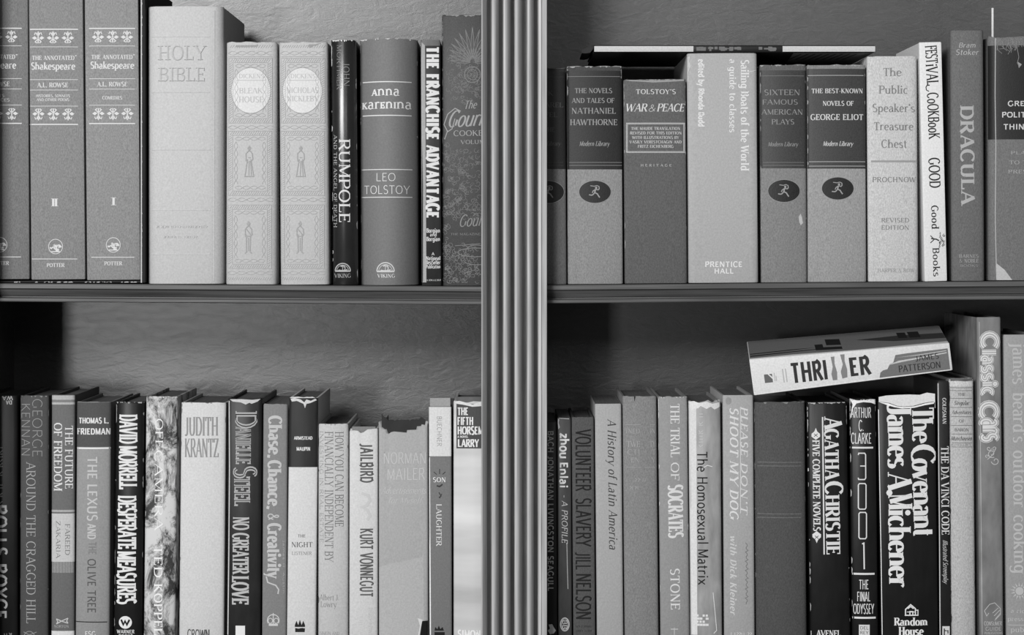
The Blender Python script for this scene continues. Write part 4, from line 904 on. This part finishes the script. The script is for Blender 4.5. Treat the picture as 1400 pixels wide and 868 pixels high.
# ======================================================= lower shelf, second bay
b = Book(PBK, 'very thin black spine with pale capitals, tight against the fluted post', 1, 737, 761.4, 738, 762, 576, yf=1, depth=140, bulge=.8, rad=1.2, cover=mat('gloss', 24), hard=False, group=LR)
b.part('title', INK(176), [V('BACH JONATHAN LIVINGSTON SEAGULL', 589, 808, 749, 756.6, SANB)])
b.part('emblem', INK(200), [PG((750, 854), (755, 853), (757, 857), (760, 862), (757, 866), (752, 867), (749, 862), (752, 859))])
b = Book(PBK, 'thin dark grey paperback with bold sans-serif name and small oval emblem', 1, 762.4, 780.4, 763.4, 782.4, 571, yf=0, depth=140, bulge=.8, rad=1.2, cover=mat('gloss', 58), hard=False, group=LR)
b.part('title', INK(225), [V('zhou', 592, 627, 765.5, 778, st(.2, .17, 0, 0, 0, .05)), V('Enlai', 632, 667, 765.5, 776.5, st(.2, .17, 0, 0, 0, .05))]); b.part('subtitle', INK(195), [V('- A PROFILE', 676, 742, 768, 776, st(.13, .08, .05, .04, .2))])
b.part('emblem', INK(185), [ARC(772.2, 853.5, 6, 9, 0, 360, 1, 24), ARC(772.2, 853.5, 4.6, 7.6, 0, 360, .6, 24), V('BB', 847.5, 860, 769, 775.5, SAN)])
b.part('worn_edge', mat('worn', 180), [PG((762.8, 572), (764.5, 573.5), (763.8, 578), (765.5, 584), (763.5, 587), (762.8, 580)), LN(.8, (764, 571.6), (778, 572.6)), LN(.7, (775, 742), (775.5, 770), (776.5, 805))], 1.2)
b = Book(PBK, 'dark grey cloth-textured spine with darker condensed lettering', 1, 781.8, 811.6, 783.8, 814.4, 570.4, yf=.5, depth=145, bulge=1.2, rad=1.5, cover=mat('cloth', 80), group=LR, hj=.4)
ik = INK(30)
b.part('title', ik, [V('VOLUNTEER', 587, 671, 787, 808, SAN), V('SLAVERY', 681, 747, 787.5, 808, SAN)]); b.part('author', ik, [V('JILL', 755, 779, 787, 807.5, SAN), V('NELSON', 784, 847, 787.5, 808, SAN)])
b.part('imprint', INK(40), ILL(788, 809, 855, 858) + ILL(788, 809, 861, 864))
b = Book(PBK, 'light grey paperback with dark italic lettering reading down', 1, 813.6, 849.2, 816, 853, 552, yf=0, depth=145, bulge=1, rad=2.5, cover=mat('paper', 160), hard=False, group=LR)
b.part('title', INK(58), [B2('A History of Latin America', (830.6, 573), (833, 751), 11.5, ITA)])
b = Book(HB, 'grey cloth book with a few rows of faded worn lettering', 1, 851, 897.8, 854.4, 901, 541.6, yf=0, depth=155, bulge=3.5, rad=3, cover=mat('cloth', 126), group=LR, hj=.6)
fi = INK(162)
b.part('title', fi, [H('INED', 856, 875, 586, 592.5, SERL), H('IN', 889, 896, 586, 592.5, SERL), H('TWE', 857, 875, 603, 611, SERL), H('TY', 888.5, 896, 603, 611, SERL), H('CTI', 858, 875, 614.5, 621.5, SERL), H('T', 892, 896.5, 614.5, 621.5, SERL), H('EN', 863, 874, 625.5, 632, SERL), H('Y', 891, 896, 625.5, 632, SERL)])
b.part('rule', INK(150), [LN(.8, (855, 580.5), (876, 580.5)), LN(.8, (888, 580.5), (896, 580.5)), LN(.8, (857, 638.8), (877, 638.8)), LN(.8, (882, 638.8), (896, 638.8))])
b.part('author', INK(150), ILL(868, 884, 653, 659) + ILL(861, 875, 664, 670)); b.part('torn_notch', mat('plain', 40), [PG((866.5, 541.6), (869, 541.8), (868, 547), (867.4, 549))], 1.2)
b = Book(HB, 'grey jacket with large white capitals reading down and a single white word near its foot', 1, 899.6, 939.8, 903.4, 943.4, 542.4, yf=-.5, depth=155, bulge=2.5, rad=3, cover=mat('paper', 142), group=LR, hj=.8)
iv = INK(222)
b.part('title', iv, [B2('THE TRIAL', (916.5, 552), (917, 625), 12.5, SER), B2('OF', (917, 632), (917.4, 657), 11.5, SER), B2('SOCRATES', (913.5, 663), (914.2, 735), 20, st(.22, .07, .04, .05, 0, .08))])
b.part('author', iv, [B2('STONE', (916.5, 777), (917.2, 833.5), 12.5, st(.17, .07, .07, .05))]); b.part('emblem', INK(195), [LN(1.2, (917, 860), (927, 860)), LN(1, (922, 858), (922, 868))]); b.wear(3, 195)
b = Book(HB, 'shiny battered pale jacket with plain black sans-serif lettering', 1, 941, 986, 944.6, 987.6, 548.6, yf=-1.5, depth=155, bulge=5, rad=3, cover=mat('gloss', 148), group=LR, hj=1.8)
b.part('painted_gloss', mat('paper', 208), [PG((941.5, 552), (952, 556), (953.6, 868), (945.6, 868))], .5)  # pale strip paints the gloss highlight down the edge of the spine
b.part('title', INK(28), [B2('The Homosexual Matrix', (953, 617), (954.6, 799.5), 14, st(.12, .1, 0, 0, 0, .06))], 1.2); b.part('author', INK(195), ILL(955, 962, 566, 612, True), 1.2)
q = [RC(948 + 4.2 * i, 840 + 4.2 * j, 951 + 4.2 * i + (j % 2), 843 + 4.2 * j) for i in range(5) for j in range(4) if (i * 3 + j * 2) % 5 != 1]
b.part('emblem', INK(225), q, 1.2)
b.part('worn_edge', mat('worn', 214), [PG((941, 549), (949, 548.4), (956, 551), (966, 549), (974, 552), (984, 550), (985, 556), (977, 560), (972, 556), (966, 559), (958, 555), (955, 558), (946, 560), (941, 558)), LN(1, (961, 640), (967, 636), (974, 638)), LN(1, (975, 810), (978, 840), (980, 862), (976, 866))], 1.3)
b = Book(HB, 'x', 1, 988, 1030, 990.4, 1032.4, 540.2, yf=-.5, depth=160, bulge=2, rad=2.5, cover=mat('paper', 158), group=LR)
b.e['label'] = 'light grey jacket with two lines of slanted white capitals, beside the blank cloth book'
b.part('title', INK(222), [V('SHOOT', 556, 622, 998, 1009.5, ITB), V('MY', 629, 662, 998, 1009.5, ITB), V('DOG', 669, 709, 998, 1009.5, ITB), V('PLEASE', 556, 622, 1013, 1022.5, ITB), V("DON'T", 632, 702, 1013, 1022, ITB), LN(.8, (1012.2, 556), (1012.4, 702))])
b.part('author', INK(205), [V('with Dick Kleiner', 732, 840, 998.5, 1007, ITB)]); b.part('author', INK(115), [LN(.9, *[(1019 + (i % 3) * 1.4 + (i % 2), 742 + i * 2.1) for i in range(41)])])
b.part('stain', mat('paper', 140), [EL(996, 548, 4, 5)], .5); b.part('publisher', INK(205), ILL(1000, 1026, 864, 869))
b = Book(HB, 'broad unlettered dark grey cloth book with faint pressed rules', 1, 1031.2, 1101, 1033.6, 1104.6, 549.5, yf=0, depth=160, bulge=7, rad=3.5, cover=mat('cloth', 78), group=LR, hj=.8)
b.part('pressed_rule', mat('cloth', 104), [LN(1.4, (1036, yy), (1096, yy + .4)) for yy in (632, 637, 702.5, 707.5)], .5, .0002); b.wear(2, 130)
b = Book(HB, 'black jacket with white capitals beside a long rule and two small spade ornaments', 1, 1103.4, 1158.4, 1109, 1164, 550, yf=-1.5, depth=160, bulge=4, rad=3, cover=mat('gloss', 24), group=LR, hj=1.6)
iv = INK(226); ag = st(.22, .07, .07, .05, 0, .07)
b.part('author', iv, [B2('A', (1127, 571), (1127.3, 586), 24, ag), B2('GATHA', (1127.2, 587), (1128.3, 655), 19, ag), B2('C', (1128.3, 659), (1128.5, 676), 24, ag), B2('HRISTIE', (1128.5, 677), (1130, 758), 19, ag), LN(1.8, (1124.6, 570), (1126.8, 758))])
b.part('title', iv, [B2('FIVE COMPLETE NOVELS', (1111, 602), (1112.4, 726), 9.5, st(.2, .09, .07, .06, 0, .07))])
for cy, sg, cx in ((594, 1, 1115.5), (733.5, -1, 1116.8)):
    b.part('ornament', iv, [PG((cx, cy - 9 * sg), (cx + 2, cy - 4 * sg), (cx + 5.6, cy - 1 * sg), (cx + 5.8, cy + 3 * sg), (cx + 2.5, cy + 5.4 * sg), (cx, cy + 7.4 * sg), (cx - 2.5, cy + 5.4 * sg), (cx - 5.8, cy + 3 * sg), (cx - 5.6, cy - 1 * sg), (cx - 2, cy - 4 * sg))])
    b.part('ornament', INK(26), [LN(.8, (cx - 2.4, cy - 1), (cx + 2.4, cy + 3)), LN(.8, (cx + 2.4, cy - 1), (cx - 2.4, cy + 3))], 1.6)
b.part('publisher', iv, [H('AVENEL', 1116.5, 1149.5, 861.5, 870, st(.17, .08, .07, .05))]); b.part('white_fleck', INK(225), [PG((1102.5 + 1.5, 641), (1106, 640), (1106.4, 644), (1104.2, 645))], 1.2); b.wear(7, 175)
b = Book(HB, 'black jacket stacked with outlined digits between white rules, its head torn white', 1, 1162, 1198, 1166, 1202, 546, yf=-1.5, depth=155, bulge=4, rad=2.5, cover=mat('gloss', 26), group=LR, hj=1.4)
b.part('author', iv, [H('ARTHUR', 1163.5, 1191, 557, 571, TALL), H('C.', 1174, 1181, 574.5, 589, TALL), H('CLARKE', 1164, 1191.5, 592, 606.5, TALL)])
b.part('rule', iv, [LN(2.4, (1162.6, 612), (1194, 612)), LN(2.6, (1165.6, 784.5), (1196, 784.5)), LN(2.6, (1166, 844.5), (1197.5, 844.5))])
lw = 1.5
def dig0(x0, x1, y0, y1): return LN(lw, (x0 + 1.5, y0), (x1 - 1.5, y0), (x1, y0 + 2), (x1, y1 - 2), (x1 - 1.5, y1), (x0 + 1.5, y1), (x0, y1 - 2), (x0, y0 + 2), (x0 + 1.5, y0))
b.part('title', iv, [LN(lw, (1173.5, 622), (1174, 619.5), (1182, 619.5), (1183.4, 621.5), (1183.6, 653.5), (1182, 655.5), (1174, 655.5), (1173.4, 653)), LN(lw, (1176, 637), (1183.4, 637)),
                      dig0(1173.6, 1184, 661, 696), dig0(1174.4, 1184.6, 700.4, 736.4), LN(1.8, (1178.6, 743.5), (1181, 742.5), (1181.6, 778))])
b.part('subtitle', iv, [H('THE', 1174.5, 1187.5, 792.5, 805.5, TALL), H('FINAL', 1172, 1190, 809, 822, TALL), H('ODYSSEY', 1167, 1195, 825.5, 839, TALL)])
b.part('emblem', INK(218), [RC(1174.4, 854, 1189, 868.5)]); b.part('emblem', INK(26), [H('DEL', 1176, 1187.5, 856, 860.5, SAN), H('REY', 1176, 1187.5, 862.5, 867, SAN)], 1.6)
b.part('torn_edge', mat('worn', 226), [PG((1162, 545), (1172, 547.5), (1183, 547), (1190, 545.6), (1197, 546), (1197.5, 553), (1191, 550.5), (1180, 549.6), (1171, 551.5), (1168, 556), (1164, 562), (1166, 553))], 1.4); b.wear(3, 190)
b = Book(HB, 'thick black jacket with large fat-faced white lettering and a torn white head', 1, 1200, 1280, 1205, 1284, 549, yf=-2, depth=165, bulge=3, rad=3, cover=mat('gloss', 22), group=LR,
         top=[(1199, 549), (1215, 551), (1226, 555), (1235, 556), (1250, 555), (1265, 551), (1278, 549)])
iv = INK(230)
b.part('title', iv, [B2('T', (1247, 557.5), (1247.2, 573), 30, FAT), B2('he', (1247.2, 573), (1248, 605), 28, FAT), B2('C', (1246, 609), (1246.5, 635), 33, FAT), B2('ovenant', (1247.5, 628), (1249.6, 733), 29, FAT)])
b.part('author', iv, [B2('J', (1213.5, 552), (1213.8, 568), 33, FAT), B2('ames', (1213.5, 568), (1214.6, 639), 30, FAT), B2('A.', (1214, 647), (1214.6, 678), 32, FAT), B2('M', (1214.6, 676), (1215.4, 696), 32, FAT), B2('ichener', (1215, 697), (1216, 803), 29, FAT)])
b.part('emblem', iv, [LN(1.6, (1238, 841), (1238, 833), (1245, 826.5), (1251.5, 832), (1251.5, 841), (1237, 841)), LN(1.4, (1241, 832), (1245, 829), (1249, 832)), LN(1.3, (1251.5, 834), (1255, 834), (1255, 841), (1251, 841)), LN(1.6, (1244, 841), (1244, 836), (1248, 836), (1248, 841)), LN(1, (1240, 836.5), (1251, 836.5))])
b.part('publisher', iv, [H('Random', 1223, 1268, 844.5, 855, st(.22, .08, .06, .05)), H('House', 1229, 1262.5, 857, 868.5, st(.22, .08, .06, .05))])
hh = b.h - .0005
v = []; f = []
pr = [(1202, 543), (1212, 541), (1228, 540), (1244, 539.5), (1258, 540), (1268, 537), (1279, 538.5)]
for px, py in pr:
    x, z = b.loc(px, py); v += [(x, .0032, z), (x, .0024, z - .014)]
f = [(2 * i, 2 * i + 1, 2 * i + 3, 2 * i + 2) for i in range(len(pr) - 1)]
o = link('torn_lining', v, f, mat('worn', 214), b.e); md = o.modifiers.new('thick', 'SOLIDIFY'); md.thickness = .0006; fix2(o)
b.part('torn_edge', mat('worn', 232), [PG((1201, 549.4), (1215, 551.4), (1226, 555.4), (1235, 556.4), (1250, 555.4), (1265, 551.4), (1278, 549.4), (1277, 552), (1264, 554), (1250, 557.4), (1233, 558.4), (1222, 556.4), (1212, 553.4)), LN(.9, (1201.5, 560), (1203, 650), (1205, 760), (1206.5, 868))], 1.2)
b = Book(PBK, 'narrow black spine with white capitals ending in a handwritten line', 1, 1282, 1297, 1284.6, 1300, 521, yf=0, depth=150, bulge=.6, rad=1, cover=mat('gloss', 30), hard=False, group=LR)
b.part('author', INK(215), [B2('GOLDSMAN', (1288.4, 544), (1288.8, 579.5), 5, SERB)]); b.part('title', INK(222), [B2('THE DA VINCI CODE', (1286.5, 610), (1287.6, 731), 10.5, SER)])
b.part('subtitle', INK(205), [B2('Illustrated Screenplay', (1289, 738), (1290, 797), 6.5, SCR)]); b.part('emblem', INK(215), [RC(1288.4, 856, 1298.4, 868)]); b.part('emblem', INK(26), [LN(1.6, (1291, 859), (1291, 868)), LN(1.4, (1291, 862), (1296, 862), (1296, 866))], 1.6); b.part('worn_edge', mat('worn', 190), [LN(1.2, (1282.6, 524), (1283.4, 620), (1284.6, 740), (1285.4, 868))], 1.2)
b = Book(HB, 'slim cloth book with six boxed lines of small text near its pale head', 1, 1298, 1331.6, 1301.4, 1335, 517, yf=.5, depth=150, bulge=4, rad=3, cover=mat('cloth', 176), group=LR)
b.band(521, 528, mat('cloth', 196), 'head_band', .3); ik = INK(72)
b.part('title', ik, [H('THE', 1309.5, 1320, 537, 541, SER), H('Singular', 1304.5, 1325, 548, 553.5, ITA), H('Adventures', 1301.5, 1327.5, 561, 566, ITA), H('OF', 1311, 1318.5, 573.5, 577.5, SER), H('BARON', 1305.5, 1324.5, 585.5, 589.5, SER), H('Munchausen', 1300.5, 1329, 596.5, 602, ITA)])
b.part('rule', INK(105), [LN(.7, (1299.5, yy), (1329.5, yy)) for yy in (530, 534, 544.6, 557, 569.6, 581.6, 593.4, 605.6, 611)] + ILL(1301, 1328.5, 607, 609.5)); b.wear(2, 90)
b.part('worn_edge', mat('mottle', 95), [PG((1298, 517.5), (1310, 516.8), (1322, 517.6), (1331.5, 516.8), (1331.5, 520), (1320, 521.4), (1308, 520.4), (1298, 521.4))], 1.3)
b = Book(HB, 'tallest book of the lower row, grey with bubble-outlined pale lettering', 1, 1335.6, 1368.6, 1340, 1372.6, 433.6, yf=0, depth=190, bulge=1.6, rad=2.5, cover=mat('mottle', 120), group=LR)
cc = st(.3, .24, 0, 0, 0, .1); c2 = st(.2, .15, 0, 0, 0, .1); c3 = st(.13, .09, 0, 0, 0, .1); c4 = st(.04, .03, 0, 0, 0, .1)
def words(s, lv, m, g_):
    b.part('title', m, [B2('C', (1342.5, 455 ), (1342.8, 477), 21, s), B2('lassic', (1342.5, 479), (1343.6, 540), 19, s), B2('C', (1341, 550), (1341.4, 573), 22, s), B2('ars', (1343, 574), (1344, 602), 27, s)], lv)
words(st(.44, .38, 0, 0, 0, .1), 1, INK(215), 0); words(st(.36, .3, 0, 0, 0, .1), 1.6, INK(120), 0); words(st(.29, .23, 0, 0, 0, .1), 2.2, INK(222), 0); words(c4, 2.8, INK(128), 0)
b.part('ornament', INK(195), [curl(1356, 620, 6, 1, 1.2, 1, 1), curl(1361, 630, 6, 3, 1.0, 1, -1), curl(1352, 613, 3.5, 0, 1, .9, 1), curl(1360, 613, 3, 2, 1, .9, 1), LN(1, (1350, 628), (1357, 622), (1362, 612)), curl(1349, 624, 2.5, 0, 1, .8, -1)])
b.part('emblem', INK(178), [LN(.9, (1346, 835), (1353, 826), (1360, 824), (1368, 832), (1368, 840), (1360, 848)), LN(.9, (1346, 835), (1349, 842), (1352, 838)), LN(.9, (1357, 838), (1365, 831)), LN(.9, (1359, 842), (1367, 834)), LN(.9, (1361, 846), (1368, 838))])
b.part('publisher', INK(172), [H('CONSUMER', 1345.5, 1370, 849.5, 855, SAN), H('GUIDE', 1347.5, 1369, 857, 862, SAN), H('PUBLICATIONS', 1346, 1371, 864, 867, SAN)]); b.part('hinge_line', mat('mottle', 165), [LN(1, (1339, 440), (1340.5, 600), (1343, 868))])
b = Book(HB, 'light grey book with pale lower-case lettering and a sun emblem, last in the lower row', 1, 1372.4, 1424, 1376.4, 1428, 457.4, yf=.5, depth=185, bulge=2, rad=3, cover=mat('paper', 150), group=LR)
pl = INK(190)
b.part('title', pl, [B2('james', (1384.5, 469), (1384.8, 525), 18, SER), B2("beard's", (1385, 537), (1385.4, 605), 18, SER), B2('outdoor', (1385.4, 616), (1386, 694), 18, SER), B2('cooking', (1386, 704), (1386.6, 783), 18, SER)])
b.part('sun_emblem', pl, [EL(1394, 808, 5.5, 5.5)] + [PG((1394 + 7 * math.cos(a), 808 + 7 * math.sin(a)), (1394 + 13 * math.cos(a + .16), 808 + 13 * math.sin(a + .16)), (1394 + 7 * math.cos(a + .32), 808 + 7 * math.sin(a + .32))) for a in [i * PI / 7 for i in range(14)]])
b.part('author', pl, [H('a ridge', 1382, 1412, 832, 838, SER), H('press book', 1378, 1422, 843, 849, SER), H('publish', 1382, 1418, 857, 864, SER), LN(.8, (1379, 854.5), (1424, 854.5))])
# paperback lying aslant on top of the row
Yt = -.002; kt = (D + Yt) / D; ta = math.radians(7.65)
b = Book(PBK, 'thick curled paperback lying aslant on top of the row, its white spine torn grey', 1, 1031, 1299, 1031, 1299, 476, yf=-2, depth=105, bulge=1.2, rad=1.2, cover=mat('paper', 214), hard=False, group=LR,
         lean=(WX(1028, Yt), WZ(518.6, Yt), PI / 2 - ta, 271 * S * kt, 23 * S * kt))
b.e.rotation_mode = 'YXZ'; b.e.rotation_euler = (math.radians(7.5), PI / 2 - ta, math.radians(-4))
ux, uy = math.cos(ta), -math.sin(ta); vx, vy = -math.sin(ta), -math.cos(ta)
def q2(a, c): return (1031 + ux * a + vx * c, 541 + uy * a + vy * c)
def PQ(*pts): return PG(*[q2(*p) for p in pts])
ik = INK(52)
TH = st(.2, .15, 0, 0, 0, .12)
b.part('title', ik, [B2('THRI', q2(54, 9.5), q2(103, 9.5), 27, TH), B2('ER', q2(134, 9.5), q2(161, 9.5), 27, TH)])
b.part('title', INK(128), [PQ((109, 7), (115, 7), (116, 18), (114, 30), (115, 40), (110, 40), (111, 26), (108, 16)), PQ((122, 8), (129, 9), (130, 20), (128, 32), (129, 42), (123, 42), (125, 28), (121, 18))])
b.part('torn_panel', mat('paper', 112), [PQ((172, 2), (174, 10), (178, 13), (184, 14), (188, 21), (193, 23), (197, 34), (210, 35), (268, 37), (268, 1.5))], .6)
b.part('torn_streak', mat('worn', 190), [PQ((186, 20), (200, 25), (230, 27), (266, 31), (266, 29.4), (232, 25.4), (205, 22.6)), PQ((196, 30), (230, 31.5), (266, 34), (266, 33), (230, 30.4))], 1)
b.part('author', ik, [B2('PATTERSON', q2(199, 7), q2(256, 6.6), 10.5, SAN), B2('JAMES', q2(223, 21), q2(255, 22), 9, SAN)], 1.6)
b.part('emblem', INK(100), [PQ((17, 14), (28, 14), (28, 18), (22, 25), (17, 25)), PQ((24, 25), (28, 25), (28, 21))]); b.part('imprint', INK(175), [LN(1.4, q2(a_, 12), q2(a_, 30)) for a_ in (43, 47)] + [LN(1, q2(31, 15), q2(31, 26)), LN(1, q2(33, 15), q2(33, 22))])
def on_cover(name, m, polys, lev):           # printed on the upper cover: (along the spine px, depth mm)
    v = []; f = []
    for pl_ in polys:
        i0 = len(v); v += [(-b.h - .0001 - lev * .00008, y / 1000, x_ * S) for x_, y in pl_]; f.append(tuple(range(i0, len(v))))
    o = link(name, v, f, m, b.e)
    bm = bmesh.new(); bm.from_mesh(o.data)
    for fc in bm.faces:
        fc.normal_update()
        if fc.normal.x > 0: fc.normal_flip()
    bm.to_mesh(o.data); bm.free()
on_cover('cover_panel', mat('paper', 118), [[(1, 6), (60, 9), (150, 5), (270, 12), (270, 104), (1, 104)]], 0)
on_cover('cover_panel', mat('paper', 60), [[(150, 60), (200, 36), (270, 30), (270, 60), (210, 66)]], 1)
on_cover('cover_lettering', mat('paper', 36), [[(92, 20), (128, 16), (128, 30), (103, 34), (103, 52), (92, 52)], [(108, 44), (128, 40), (128, 74), (108, 78)], [(208, 50), (220, 48), (220, 80), (208, 82)], [(223, 48), (238, 46), (238, 80), (223, 82)], [(2, 14), (50, 20), (92, 24), (92, 27), (50, 24), (2, 19)], [(2, 26), (60, 32), (92, 36), (60, 36), (2, 30)]], 2)
b.part('worn_edge', mat('worn', 228), [LN(1.6, q2(1, 1), q2(90, 1.2), q2(180, 1.5), q2(269, 1)), LN(1, q2(1, 2), q2(0.6, 30))], 1)
for ch in b.e.children:                      # the curled block is thicker at the foot than at the head
    for vv in ch.data.vertices:
        q = 1.1 - .27 * vv.co.z / b.H
        vv.co.x = b.h - (b.h - vv.co.x) * q
